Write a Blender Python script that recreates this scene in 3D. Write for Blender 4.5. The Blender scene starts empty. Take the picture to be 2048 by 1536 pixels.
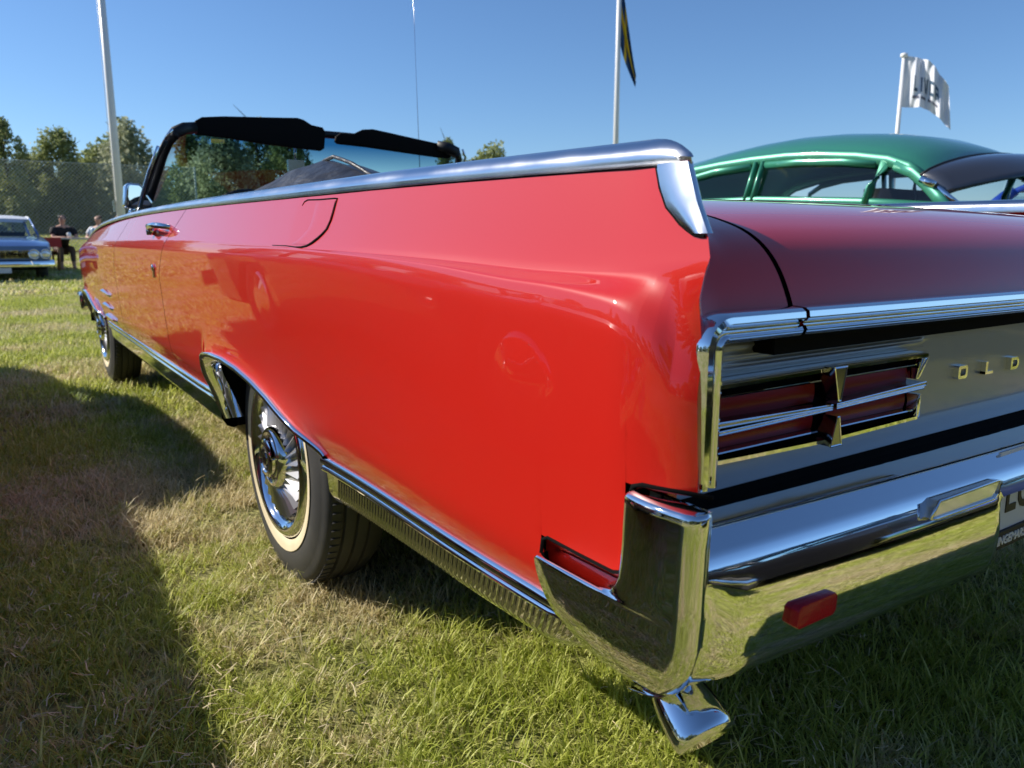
import bpy, bmesh, math, random
from mathutils import Vector, Matrix
from math import sin, cos, pi, radians, sqrt, atan2
S = bpy.context.scene
COL = S.collection
R = random.Random(7)

# ------------------------------------------------------------------ camera, world, sun, exposure
cam_d = bpy.data.cameras.new('camera'); cam = bpy.data.objects.new('camera', cam_d); COL.objects.link(cam)
S.camera = cam
YAW, PITCH, ROLL = radians(34.18), radians(10.69), radians(0.0)
cam.location = (-0.480, -0.4716, 0.8786)
_f = Vector((sin(YAW)*cos(PITCH), cos(YAW)*cos(PITCH), -sin(PITCH)))
_r = Vector((cos(YAW), -sin(YAW), 0)); _u = _r.cross(_f)
cam.matrix_world = Matrix.Translation(cam.location) @ Matrix((( _r.x,_u.x,-_f.x),(_r.y,_u.y,-_f.y),(_r.z,_u.z,-_f.z))).to_4x4()
cam_d.sensor_width = 36.0; cam_d.lens = 36.0*1560/2048
cam_d.clip_start = 0.02; cam_d.clip_end = 2000
cam_d.dof.use_dof = True; cam_d.dof.focus_distance = 1.15; cam_d.dof.aperture_fstop = 9.0

SUN = Vector((-1.05, 1.0, 1.0)).normalized()      # towards the sun
world = bpy.data.worlds.new('World'); S.world = world; world.use_nodes = True
wn = world.node_tree.nodes; wl = world.node_tree.links
sky = wn.new('ShaderNodeTexSky'); sky.sky_type = 'NISHITA'; sky.sun_disc = False
sky.sun_elevation = math.asin(SUN.z); sky.sun_rotation = atan2(SUN.x, SUN.y)
sky.air_density = 0.95; sky.dust_density = 0.1; sky.ozone_density = 8.0
bg = wn['Background']; bg.inputs[1].default_value = 0.10
wl.new(sky.outputs[0], bg.inputs[0])
sun_d = bpy.data.lights.new('sun', 'SUN'); sun_d.energy = 4.6; sun_d.angle = radians(0.53); sun_d.color = (1.0, .93, .82)
sun = bpy.data.objects.new('sun', sun_d); COL.objects.link(sun)
sun.rotation_euler = SUN.to_track_quat('Z', 'Y').to_euler()
S.view_settings.view_transform = 'Standard'; S.view_settings.look = 'None'
S.view_settings.exposure = 0.45; S.view_settings.gamma = 1.0
S.view_settings.use_curve_mapping = False

# ------------------------------------------------------------------ helpers
def lerp(a, b, t): return a+(b-a)*t
def clip(t, a=0., b=1.): return max(a, min(b, t))
def ss(a, b, x):
    t = clip((x-a)/(b-a)); return t*t*(3-2*t)
def tab(T, x):
    if x <= T[0][0]: return T[0][1]
    for i in range(len(T)-1):
        if x <= T[i+1][0]:
            return lerp(T[i][1], T[i+1][1], (x-T[i][0])/(T[i+1][0]-T[i][0]))
    return T[-1][1]
def stab(T, x):                                    # smooth (monotone-ish cubic) table lookup
    n = len(T)
    if x <= T[0][0]: return T[0][1]
    if x >= T[-1][0]: return T[-1][1]
    for i in range(n-1):
        if x <= T[i+1][0]: break
    def m(k):
        if k == 0: return (T[1][1]-T[0][1])/(T[1][0]-T[0][0])
        if k == n-1: return (T[-1][1]-T[-2][1])/(T[-1][0]-T[-2][0])
        return (T[k+1][1]-T[k-1][1])/(T[k+1][0]-T[k-1][0])
    h = T[i+1][0]-T[i][0]; t = (x-T[i][0])/h
    return (2*t**3-3*t*t+1)*T[i][1]+(t**3-2*t*t+t)*h*m(i)+(-2*t**3+3*t*t)*T[i+1][1]+(t**3-t*t)*h*m(i+1)
def lin(a, b, n): return [a+(b-a)*i/(n-1) for i in range(n)]

def tag(o, label=None, cat=None, group=None, kind=None):
    if label: o['label'] = label
    if cat: o['category'] = cat
    if group: o['group'] = group
    if kind: o['kind'] = kind
    return o
def empty(name, loc=(0,0,0), rz=0, label=None, cat=None, group=None):
    o = bpy.data.objects.new(name, None); o.location = loc; o.rotation_euler = (0,0,rz); o.empty_display_size = .1
    COL.objects.link(o); return tag(o, label, cat, group)
def mk(name, v, f, m, parent=None, smooth=True, mats=None, fm=None, auto=None):
    me = bpy.data.meshes.new(name); me.from_pydata([tuple(p) for p in v], [], f)
    if mats:
        for x in mats: me.materials.append(x)
        if fm: me.polygons.foreach_set('material_index', fm)
    else: me.materials.append(m)
    me.validate()
    if smooth: me.polygons.foreach_set('use_smooth', [True]*len(me.polygons))
    me.update()
    if smooth and auto:
        me.set_sharp_from_angle(angle=radians(auto))
    o = bpy.data.objects.new(name, me); COL.objects.link(o)
    if parent: o.parent = parent
    return o
def inst(o, parent=None, loc=None, rot=None, scale=None):
    c = o.copy(); COL.objects.link(c); c.parent = parent if parent else o.parent
    if loc is not None: c.location = loc
    if rot is not None: c.rotation_euler = rot
    if scale is not None: c.scale = scale
    return c
def loft(rows, closed=False, cap=False, flip=False):
    v = []; f = []; n = len(rows[0])
    for r in rows: v += list(r)
    for i in range(len(rows)-1):
        for j in range(n if closed else n-1):
            a = i*n+j; b = i*n+(j+1) % n; c = (i+1)*n+(j+1) % n; d = (i+1)*n+j
            f.append((a,d,c,b) if flip else (a,b,c,d))
    if cap:
        f.append(tuple(range(n-1,-1,-1)) if not flip else tuple(range(n)))
        k = (len(rows)-1)*n
        f.append(tuple(range(k, k+n)) if not flip else tuple(range(k+n-1,k-1,-1)))
    return v, f
def merge(*parts):
    V = []; F = []
    for v, f in parts:
        k = len(V); V += list(v); F += [tuple(i+k for i in q) for q in f]
    return V, F
def mirror(vf, c=.97*2):
    v, f = vf
    return [(c-p[0], p[1], p[2]) for p in v], [tuple(reversed(q)) for q in f]
def box(x0, x1, y0, y1, z0, z1):
    v = [(x0,y0,z0),(x1,y0,z0),(x1,y1,z0),(x0,y1,z0),(x0,y0,z1),(x1,y0,z1),(x1,y1,z1),(x0,y1,z1)]
    return v, [(0,3,2,1),(4,5,6,7),(0,1,5,4),(1,2,6,5),(2,3,7,6),(3,0,4,7)]
def obox(c, ax, ay, az):                            # oriented box, half vectors
    c = Vector(c); ax = Vector(ax); ay = Vector(ay); az = Vector(az)
    v = [c+ax*sx+ay*sy+az*sz for sz in (-1,1) for sx, sy in ((-1,-1),(1,-1),(1,1),(-1,1))]
    return v, [(0,3,2,1),(4,5,6,7),(0,1,5,4),(1,2,6,5),(2,3,7,6),(3,0,4,7)]
def tube(pts, rad, n=10, cap=True, up=None):
    pts = [Vector(p) for p in pts]; rows = []
    for i, p in enumerate(pts):
        t = (pts[min(i+1, len(pts)-1)]-pts[max(i-1, 0)]).normalized()
        u = Vector((0,0,1)) if abs(t.z) < .9 else Vector((1,0,0))
        if up: u = Vector(up)
        s = t.cross(u).normalized(); w = s.cross(t).normalized()
        r = rad[i] if isinstance(rad, list) else rad
        rx, rz = r if isinstance(r, (list, tuple)) else (r, r)
        rows.append([p+s*rx*cos(2*pi*k/n)+w*rz*sin(2*pi*k/n) for k in range(n)])
    return loft(rows, closed=True, cap=cap)
def prism(poly, fn, d):                             # polygon (a,b) mapped by fn(a,b,depth)
    n = len(poly)
    v = [fn(a, b, 0) for a, b in poly]+[fn(a, b, d) for a, b in poly]
    f = [tuple(range(n)), tuple(range(2*n-1, n-1, -1))]
    f += [(i, i+n, (i+1) % n+n, (i+1) % n) for i in range(n)]
    return v, f
def bevel(o, w, seg=2, ang=40):
    bm = bmesh.new(); bm.from_mesh(o.data)
    bmesh.ops.remove_doubles(bm, verts=bm.verts, dist=1e-6)
    bmesh.ops.recalc_face_normals(bm, faces=bm.faces)
    e = [x for x in bm.edges if len(x.link_faces) == 2 and x.calc_face_angle(0) > radians(ang)]
    bmesh.ops.bevel(bm, geom=e, offset=w, segments=seg, profile=.6, affect='EDGES', clamp_overlap=True)
    for fc in bm.faces: fc.smooth = True
    bm.to_mesh(o.data); bm.free(); o.data.set_sharp_from_angle(angle=radians(50)); return o
def recalc(o):
    bm = bmesh.new(); bm.from_mesh(o.data); bmesh.ops.recalc_face_normals(bm, faces=bm.faces); bm.to_mesh(o.data); bm.free(); return o

# ------------------------------------------------------------------ materials
def mat(name, col, rough=.5, metal=0., coat=0., spec=.5, crough=.03, trans=0., ior=1.5, alpha=1., bump=None, var=None, rvar=None, sheen=0):
    m = bpy.data.materials.new(name); m.use_nodes = True; nt = m.node_tree; b = nt.nodes['Principled BSDF']
    b.inputs['Base Color'].default_value = (*col, 1); b.inputs['Roughness'].default_value = rough
    b.inputs['Metallic'].default_value = metal; b.inputs['Coat Weight'].default_value = coat
    b.inputs['Coat Roughness'].default_value = crough; b.inputs['Specular IOR Level'].default_value = spec
    b.inputs['Transmission Weight'].default_value = trans; b.inputs['IOR'].default_value = ior
    b.inputs['Alpha'].default_value = alpha
    tc = nt.nodes.new('ShaderNodeTexCoord')
    def noise(scale, det=4):
        n = nt.nodes.new('ShaderNodeTexNoise'); n.inputs['Scale'].default_value = scale; n.inputs['Detail'].default_value = det
        nt.links.new(tc.outputs['Object'], n.inputs['Vector']); return n
    if var:                                        # (scale, colour2, lo, hi)
        n = noise(var[0]); r = nt.nodes.new('ShaderNodeValToRGB'); r.color_ramp.elements[0].position = var[2]; r.color_ramp.elements[1].position = var[3]
        r.color_ramp.elements[0].color = (*col, 1); r.color_ramp.elements[1].color = (*var[1], 1)
        nt.links.new(n.outputs[0], r.inputs[0]); nt.links.new(r.outputs[0], b.inputs['Base Color'])
    if rvar:                                       # (scale, lo, hi)
        n = noise(rvar[0], 6); mr = nt.nodes.new('ShaderNodeMapRange'); mr.inputs['From Min'].default_value = .35; mr.inputs['From Max'].default_value = .7
        mr.inputs['To Min'].default_value = rvar[1]; mr.inputs['To Max'].default_value = rvar[2]
        nt.links.new(n.outputs[0], mr.inputs[0]); nt.links.new(mr.outputs[0], b.inputs['Coat Roughness' if coat else 'Roughness'])
    if bump:                                       # (scale, strength, distance)
        n = noise(bump[0], bump[3] if len(bump) > 3 else 3); bp = nt.nodes.new('ShaderNodeBump'); bp.inputs['Strength'].default_value = bump[1]; bp.inputs['Distance'].default_value = bump[2]
        nt.links.new(n.outputs[0], bp.inputs['Height']); nt.links.new(bp.outputs[0], b.inputs['Normal'])
        if coat: nt.links.new(bp.outputs[0], b.inputs['Coat Normal'])
    return m
def glass(name, tint, rough=0., band=None):
    m = bpy.data.materials.new(name); m.use_nodes = True; nt = m.node_tree; nt.nodes.clear()
    out = nt.nodes.new('ShaderNodeOutputMaterial'); mx = nt.nodes.new('ShaderNodeMixShader')
    tr = nt.nodes.new('ShaderNodeBsdfTransparent'); gl = nt.nodes.new('ShaderNodeBsdfGlossy'); lw = nt.nodes.new('ShaderNodeLayerWeight'); lw.inputs[0].default_value = .5; pw = nt.nodes.new('ShaderNodeMath'); pw.operation = 'POWER'; pw.inputs[1].default_value = 5; nt.links.new(lw.outputs['Facing'], pw.inputs[0]); fr = nt.nodes.new('ShaderNodeMath'); fr.operation = 'MULTIPLY_ADD'; fr.inputs[1].default_value = .93; fr.inputs[2].default_value = .05; nt.links.new(pw.outputs[0], fr.inputs[0])
    gl.inputs['Roughness'].default_value = rough; tr.inputs[0].default_value = (*tint, 1)
    if band:                                       # (z0, z1, colour) a tinted shade band printed in the glass
        tc = nt.nodes.new('ShaderNodeTexCoord'); sp = nt.nodes.new('ShaderNodeSeparateXYZ'); nt.links.new(tc.outputs['Object'], sp.inputs[0])
        mr = nt.nodes.new('ShaderNodeMapRange'); mr.inputs['From Min'].default_value = band[0]; mr.inputs['From Max'].default_value = band[1]
        mc = nt.nodes.new('ShaderNodeMixRGB'); mc.inputs[1].default_value = (*tint, 1); mc.inputs[2].default_value = (*band[2], 1)
        nt.links.new(sp.outputs[2], mr.inputs[0]); nt.links.new(mr.outputs[0], mc.inputs[0]); nt.links.new(mc.outputs[0], tr.inputs[0])
    nt.links.new(fr.outputs[0], mx.inputs[0]); nt.links.new(tr.outputs[0], mx.inputs[1]); nt.links.new(gl.outputs[0], mx.inputs[2])
    nt.links.new(mx.outputs[0], out.inputs[0]); return m

M = {}
M['red'] = mat('red_paint', (.52,.014,.008), rough=.4, coat=1., spec=.15, crough=.012, rvar=(3.5,.004,.018), bump=(2.2,.030,.02,2))
M['chrome'] = mat('chrome', (.80,.81,.82), rough=.03, metal=1., bump=(7,.05,.01), rvar=(5,.02,.055))
M['satin'] = mat('satin_trim', (.62,.64,.68), rough=.2, metal=1., rvar=(9,.15,.26))
M['chrome_dark'] = mat('chrome_dark', (.30,.30,.31), rough=.16, metal=1.)
M['silver'] = mat('silver_panel_paint', (.30,.31,.32), rough=.42, metal=.55, coat=.55, crough=.05, bump=(6,.05,.01))
M['black'] = mat('black_paint', (.006,.006,.007), rough=.5)
M['void'] = mat('underbody_black', (.004,.004,.004), rough=.9, spec=.1)
M['rubber'] = mat('tyre_rubber', (.035,.035,.036), rough=.62, bump=(60,.15,.002), var=(8,(.055,.053,.05),.4,.7))
M['whitewall'] = mat('whitewall', (.72,.62,.42), rough=.6, var=(14,(.64,.54,.36),.45,.7))
M['alu'] = mat('wheel_cover_alloy', (.62,.62,.64), rough=.28, metal=1.)
M['lens'] = mat('red_lens', (.20,.003,.005), rough=.3, coat=.08, spec=.2)
M['reflector'] = mat('red_reflector', (.40,.002,.014), rough=.3, coat=.25, spec=.2, bump=(260,.5,.001))
M['vinyl'] = mat('black_vinyl', (.018,.018,.02), rough=.42, bump=(9,.7,.03,5))
M['visor'] = mat('visor_cloth', (.006,.006,.007), rough=.8, spec=.2)
M['seat'] = mat('seat_vinyl', (.02,.02,.022), rough=.45)
M['white'] = mat('white_paint', (.78,.79,.8), rough=.35)
M['white_print'] = mat('white_print', (.7,.7,.7), rough=.5)
M['plate'] = mat('plate_white', (.62,.64,.68), rough=.4)
M['ink'] = mat('black_ink', (.01,.01,.012), rough=.45)
M['green'] = mat('green_metallic_paint', (.045,.27,.17), rough=.38, metal=.3, coat=.9, crough=.05)
M['blue'] = mat('blue_paint', (.08,.17,.40), rough=.35, metal=.3, coat=1.)
M['dkblue'] = mat('deep_blue_paint', (.015,.06,.42), rough=.3, coat=1.)
M['slate'] = mat('slate_paint', (.03,.035,.05), rough=.3, coat=1.)
M['black_gloss'] = mat('black_gloss_paint', (.01,.01,.012), rough=.3, coat=1.); M['maroon'] = mat('maroon_paint', (.05,.008,.01), rough=.3, coat=1.)
M['glass'] = glass('clear_glass', (.80,.88,.88))
M['wsglass'] = glass('tinted_glass', (.58,.78,.74), band=(1.20,1.33,(.05,.20,.34)))
M['lampglass'] = mat('lamp_glass', (.75,.78,.8), rough=.06, metal=.6, coat=1.)
M['greywindow'] = glass('smoked_glass', (.85,.90,.92))
def leafmat(name, c1, c2, c3, trans=.48):
    m = bpy.data.materials.new(name); m.use_nodes = True; nt = m.node_tree; b = nt.nodes['Principled BSDF']
    ob = nt.nodes.new('ShaderNodeObjectInfo'); ge = nt.nodes.new('ShaderNodeNewGeometry')
    at = nt.nodes.new('ShaderNodeAttribute'); at.attribute_name = 'rnd'
    r = nt.nodes.new('ShaderNodeValToRGB'); e = r.color_ramp.elements; e[0].color = (*c1,1); e[1].color = (*c3,1); e.new(.5).color = (*c2,1)
    nt.links.new(at.outputs['Fac'], r.inputs[0]); nt.links.new(r.outputs[0], b.inputs['Base Color'])
    b.inputs['Roughness'].default_value = .55; b.inputs['Specular IOR Level'].default_value = .25
    tl = nt.nodes.new('ShaderNodeBsdfTranslucent'); mx = nt.nodes.new('ShaderNodeMixShader'); mx.inputs[0].default_value = trans
    nt.links.new(r.outputs[0], tl.inputs[0]); nt.links.new(b.outputs[0], mx.inputs[1]); nt.links.new(tl.outputs[0], mx.inputs[2])
    nt.links.new(mx.outputs[0], nt.nodes['Material Output'].inputs[0]); return m
M['leaf'] = leafmat('birch_leaves', (.14,.17,.05), (.29,.33,.12), (.44,.48,.25))
M['leaf2'] = leafmat('willow_leaves', (.18,.21,.11), (.35,.38,.22), (.52,.54,.38))
M['bark'] = mat('bark', (.10,.085,.07), rough=.9, bump=(20,.6,.03))

# ------------------------------------------------------------------ ground
def gz(x, y):
    d = max(0., y-17.0)
    return .026*d*(1-math.exp(-d/6.0)) if d > 0 else 0.
def ground():
    ys = [-60,-40,-25,-15,-8,-4,-2,0,2,4,6,8,10,12,14,16,17,18,19,20,21,22,24,26,28,30,33,36,40,45,50,60,70,80,100,130,180,260,400]
    xs = [-300,-200,-120,-80,-50,-30,-20,-12,-8,-4,-2,0,2,4,6,8,12,16,20,30,40,60,90,130,200,300]
    def z(x, y): return gz(x, min(y, 90.))
    rows = [[(x, y, z(x, y)) for x in xs] for y in ys]
    v, f = loft(rows, flip=False)
    m = bpy.data.materials.new('turf_soil'); m.use_nodes = True; nt = m.node_tree; b = nt.nodes['Principled BSDF']
    tc = nt.nodes.new('ShaderNodeTexCoord')
    def nz(s, d=5):
        n = nt.nodes.new('ShaderNodeTexNoise'); n.inputs['Scale'].default_value = s; n.inputs['Detail'].default_value = d; nt.links.new(tc.outputs['Object'], n.inputs['Vector']); return n
    a = nz(.55, 6); c = nz(38, 6)
    r1 = nt.nodes.new('ShaderNodeValToRGB'); e = r1.color_ramp.elements; e[0].position = .38; e[1].position = .64; e[0].color = (.26,.28,.07,1); e[1].color = (.46,.40,.22,1)
    r2 = nt.nodes.new('ShaderNodeValToRGB'); e = r2.color_ramp.elements; e[0].position = .3; e[1].position = .72; e[0].color = (.35,.35,.35,1); e[1].color = (1.25,1.25,1.2,1)
    mu = nt.nodes.new('ShaderNodeMixRGB'); mu.blend_type = 'MULTIPLY'; mu.inputs[0].default_value = 1
    nt.links.new(a.outputs[0], r1.inputs[0]); nt.links.new(c.outputs[0], r2.inputs[0]); nt.links.new(r1.outputs[0], mu.inputs[1]); nt.links.new(r2.outputs[0], mu.inputs[2])
    nt.links.new(mu.outputs[0], b.inputs['Base Color']); b.inputs['Roughness'].default_value = .95; b.inputs['Specular IOR Level'].default_value = .1
    bp = nt.nodes.new('ShaderNodeBump'); bp.inputs['Strength'].default_value = .8; bp.inputs['Distance'].default_value = .03
    nt.links.new(c.outputs[0], bp.inputs['Height']); nt.links.new(bp.outputs[0], b.inputs['Normal'])
    o = mk('ground', v, f, m); tag(o, 'grass field with straw patches rising gently to the trees', None, None, 'structure')
ground()

def grass_mat():
    m = bpy.data.materials.new('grass_blades'); m.use_nodes = True; nt = m.node_tree; b = nt.nodes['Principled BSDF']
    at = nt.nodes.new('ShaderNodeAttribute'); at.attribute_name = 'rnd'
    ge = nt.nodes.new('ShaderNodeNewGeometry')
    def nz(s, d, off):
        mp = nt.nodes.new('ShaderNodeMapping'); mp.inputs['Location'].default_value = off; nt.links.new(ge.outputs['Position'], mp.inputs[0])
        n = nt.nodes.new('ShaderNodeTexNoise'); n.inputs['Scale'].default_value = s; n.inputs['Detail'].default_value = d; nt.links.new(mp.outputs[0], n.inputs['Vector']); return n
    green = nt.nodes.new('ShaderNodeValToRGB'); e = green.color_ramp.elements; e[0].color = (.25,.31,.03,1); e[1].color = (.78,.78,.26,1); e.new(.55).color = (.52,.57,.10,1)
    straw = nt.nodes.new('ShaderNodeValToRGB'); e = straw.color_ramp.elements; e[0].color = (.42,.35,.17,1); e[1].color = (.92,.84,.58,1); e.new(.5).color = (.74,.63,.36,1)
    nt.links.new(at.outputs['Fac'], green.inputs[0]); nt.links.new(at.outputs['Fac'], straw.inputs[0])
    a = nz(1.1, 4, (3.1,1.7,0)); c = nz(9, 3, (0,5,0)); dd = nz(55, 2, (1,0,0))
    ad = nt.nodes.new('ShaderNodeMath'); ad.operation = 'ADD'; nt.links.new(a.outputs[0], ad.inputs[0])
    m1 = nt.nodes.new('ShaderNodeMath'); m1.operation = 'MULTIPLY_ADD'; m1.inputs[1].default_value = .45; nt.links.new(c.outputs[0], m1.inputs[0]); nt.links.new(ad.outputs[0], m1.inputs[2])
    m2 = nt.nodes.new('ShaderNodeMath'); m2.operation = 'MULTIPLY_ADD'; m2.inputs[1].default_value = .5; nt.links.new(dd.outputs[0], m2.inputs[0]); nt.links.new(m1.outputs[0], m2.inputs[2])
    ad.inputs[1].default_value = 0
    mr = nt.nodes.new('ShaderNodeMapRange'); mr.inputs['From Min'].default_value = .945; mr.inputs['From Max'].default_value = 1.10; nt.links.new(m2.outputs[0], mr.inputs[0])
    mx = nt.nodes.new('ShaderNodeMixRGB'); nt.links.new(mr.outputs[0], mx.inputs[0]); nt.links.new(green.outputs[0], mx.inputs[1]); nt.links.new(straw.outputs[0], mx.inputs[2])
    nt.links.new(mx.outputs[0], b.inputs['Base Color']); b.inputs['Roughness'].default_value = .5; b.inputs['Specular IOR Level'].default_value = .35
    tl = nt.nodes.new('ShaderNodeBsdfTranslucent'); ms = nt.nodes.new('ShaderNodeMixShader'); ms.inputs[0].default_value = .44
    nt.links.new(mx.outputs[0], tl.inputs[0]); nt.links.new(b.outputs[0], ms.inputs[1]); nt.links.new(tl.outputs[0], ms.inputs[2])
    nt.links.new(ms.outputs[0], nt.nodes['Material Output'].inputs[0]); return m
M['grass'] = grass_mat()
def clump(seed, n, rad, h, w):
    r = random.Random(seed); v = []; f = []; cv = []
    for _ in range(n):
        a = r.random()*2*pi; d = rad*sqrt(r.random()); x, y = d*cos(a), d*sin(a)
        L = h*(.45+.8*r.random()); dr = r.random()*2*pi; lean = .25+1.15*r.random()**.8; ww = w*(.6+.7*r.random())
        px, py = -sin(dr)*ww/2, cos(dr)*ww/2; k = len(v); c = clip(r.gauss(.5,.27)); ang = .15+lean*.35; cx, cy, cz = x, y, -.004
        for s in range(3):
            t = (1, .8, .45)[s]
            v += [(cx+px*t, cy+py*t, cz), (cx-px*t, cy-py*t, cz)]; cv += [c, c]
            cx += cos(dr)*sin(ang)*L/3; cy += sin(dr)*sin(ang)*L/3; cz += cos(ang)*L/3; ang = min(1.75, ang+lean*.42)
        v.append((cx, cy, max(cz, .002))); cv.append(c)
        f += [(k,k+1,k+3,k+2), (k+2,k+3,k+5,k+4), (k+4,k+5,k+6)]
    me = bpy.data.meshes.new('blade_clump'); me.from_pydata(v, [], f); me.materials.append(M['grass'])
    at = me.attributes.new('rnd', 'FLOAT', 'POINT'); at.data.foreach_set('value', cv)
    return bpy.data.objects.new('blade_clump', me)
def grass_field(name, label, quads, clumps, dens, seed, smin, smax):
    gc = bpy.data.collections.new(name+'_sources')
    for c in clumps: gc.objects.link(c)
    v = []; f = []
    for x0, x1, y0, y1 in quads:
        ny = max(1, int((y1-y0)/2)) if y1 > 17 else 1
        for j in range(ny):
            ya = lerp(y0, y1, j/ny); yb = lerp(y0, y1, (j+1)/ny); k = len(v)
            v += [(x0,ya,gz(0,ya)),(x1,ya,gz(0,ya)),(x1,yb,gz(0,yb)),(x0,yb,gz(0,yb))]; f.append((k,k+1,k+2,k+3))
    o = mk(name, v, f, M['grass'], smooth=False); tag(o, label, None, None, 'stuff')
    ng = bpy.data.node_groups.new(name, 'GeometryNodeTree')
    ng.interface.new_socket('Geometry', in_out='INPUT', socket_type='NodeSocketGeometry'); ng.interface.new_socket('Geometry', in_out='OUTPUT', socket_type='NodeSocketGeometry')
    N = ng.nodes; L = ng.links; gi = N.new('NodeGroupInput'); go = N.new('NodeGroupOutput')
    di = N.new('GeometryNodeDistributePointsOnFaces'); di.inputs['Density'].default_value = dens; di.inputs['Seed'].default_value = seed
    ip = N.new('GeometryNodeInstanceOnPoints'); ci = N.new('GeometryNodeCollectionInfo'); ci.inputs[0].default_value = gc; ci.inputs['Separate Children'].default_value = True; ci.inputs['Reset Children'].default_value = True
    rv = N.new('FunctionNodeRandomValue'); rv.data_type = 'FLOAT_VECTOR'; rv.inputs[0].default_value = (-.12,-.12,0); rv.inputs[1].default_value = (.12,.12,6.283)
    rs = N.new('FunctionNodeRandomValue'); rs.inputs[2].default_value = smin; rs.inputs[3].default_value = smax
    L.new(gi.outputs[0], di.inputs['Mesh']); L.new(di.outputs['Points'], ip.inputs['Points']); L.new(ci.outputs[0], ip.inputs['Instance'])
    ip.inputs['Pick Instance'].default_value = True; L.new(rv.outputs[0], ip.inputs['Rotation']); L.new(rs.outputs[1], ip.inputs['Scale']); L.new(ip.outputs[0], go.inputs[0])
    md = o.modifiers.new('scatter', 'NODES'); md.node_group = ng
    return o
near = [clump(10+i, 70, .075, .050, .0036) for i in range(6)]+[clump(30+i, 50, .06, .080, .0038) for i in range(2)]
STRAWM = mat('straw_litter', (.70,.60,.36), rough=.6, var=(30,(.50,.40,.20),.35,.65))
def litter(seed, n):
    r = random.Random(seed); v = []; f = []
    for _ in range(n):
        x, y = r.uniform(-.16,.16), r.uniform(-.16,.16); a = r.random()*6.28; L = r.uniform(.012,.045); z = r.uniform(.012,.040); w = r.uniform(.0005,.0011); b = a+r.uniform(-.5,.5); k = len(v)
        p = [(x,y,z),(x+cos(a)*L/2,y+sin(a)*L/2,z+r.uniform(-.004,.008)),(x+cos(a)*L/2+cos(b)*L/2,y+sin(a)*L/2+sin(b)*L/2,z+r.uniform(-.01,.006))]
        for q in p: v += [(q[0]-sin(a)*w,q[1]+cos(a)*w,q[2]),(q[0]+sin(a)*w,q[1]-cos(a)*w,q[2]+.0005)]
        f += [(k,k+1,k+3,k+2),(k+2,k+3,k+5,k+4)]
    me = bpy.data.meshes.new('straw_tuft'); me.from_pydata(v, [], f); me.materials.append(STRAWM); return bpy.data.objects.new('straw_tuft', me)
grass_field('straw', 'dry cut stalks lying loose in the near lawn', [(-2.2,2.6,-1.6,3.4)], [litter(90+i, 60) for i in range(4)], 16, 9, .8, 1.2)
mid = [clump(50+i, 90, .16, .06, .007) for i in range(5)]
far = [clump(70+i, 110, .42, .075, .022) for i in range(4)]
grass_field('grass', 'short tousled lawn grass beside and behind the red car', [(-2.2,2.6,-1.6,3.4)], near, 330, 3, .7, 1.25)
grass_field('grass', 'mown grass beside the front wheel and beyond', [(-3.5,2.4,3.4,13.0),(-3.5,5.5,-5.5,-1.6),(2.6,5.5,-1.6,3.4),(-3.5,-2.2,-1.6,3.4)], mid, 75, 4, .75, 1.25)
grass_field('grass', 'sunlit grass of the open field running up to the trees', [(-6,14,13,56),(2.4,14,3.4,13),(-12,12,-12,-5.5)], far, 7.5, 5, .8, 1.3)

# ------------------------------------------------------------------ the red convertible: surface tables
TOPZ = [(-.05,.942),(0,.944),(.44,.952),(.93,.955),(2.0,.961),(2.9,.958),(3.5,.945),(4.0,.925),(4.5,.885),(5.0,.83),(5.3,.79),(5.5,.76)]
BASE = [(-.05,.0),(3.6,.0),(4.2,.010),(4.7,.026),(5.1,.050),(5.35,.085),(5.5,.14)]
ZC = [(-.06,.758),(-.011,.765),(0,.784),(.021,.801),(.047,.812),(.088,.820),(.166,.828),(.258,.832),(.435,.843),(.68,.851),(1.0,.856),(2.1,.858),(3.3,.855),(4.4,.84),(5.5,.74)]
ZV = [(-.06,.853),(0,.851),(.088,.846),(.206,.844),(.36,.848),(.57,.853),(.9,.859),(1.1,.8595),(2.1,.862),(3.3,.859),(4.4,.844),(5.5,.745)]
AMP = [(-.06,.024),(.1,.024),(.36,.019),(.68,.008),(1.0,.001),(1.3,.0005),(5.5,.0005)]
LEAN = [(-.06,.014),(.1,.020),(.5,.030),(1.1,.036),(5.5,.045)]
YR = [(.55,-.018),(.671,-.017),(.745,-.012),(.787,-.008),(.824,-.006),(.844,-.012),(.86,-.017),(.88,-.010),(.907,.008),(.942,.026),(.97,.030)]
ARCH = [(.955,.462),(.972,.470),(1.0,.482),(1.06,.502),(1.174,.536),(1.28,.556),(1.4,.570),(1.52,.576),(1.64,.574),(1.72,.566),(1.752,.552),(1.760,.50)]
FARCH = [(y+3.17, z-.005) for y, z in ARCH]
FA0, FA1 = 1.10, 3.17
def trimz(y): return tab([(0,.470),(.2,.475),(.9,.452),(2,.440),(3.5,.452),(5.4,.46)], y)
def zlow(y):
    if y < .044: return .652
    if y < .184: return .556
    z = trimz(y)
    if .955 < y < 1.762: z = max(z, tab(ARCH, y))
    if .955+FA1 < y < 1.762+FA1: z = max(z, tab(FARCH, y))
    return z
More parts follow.
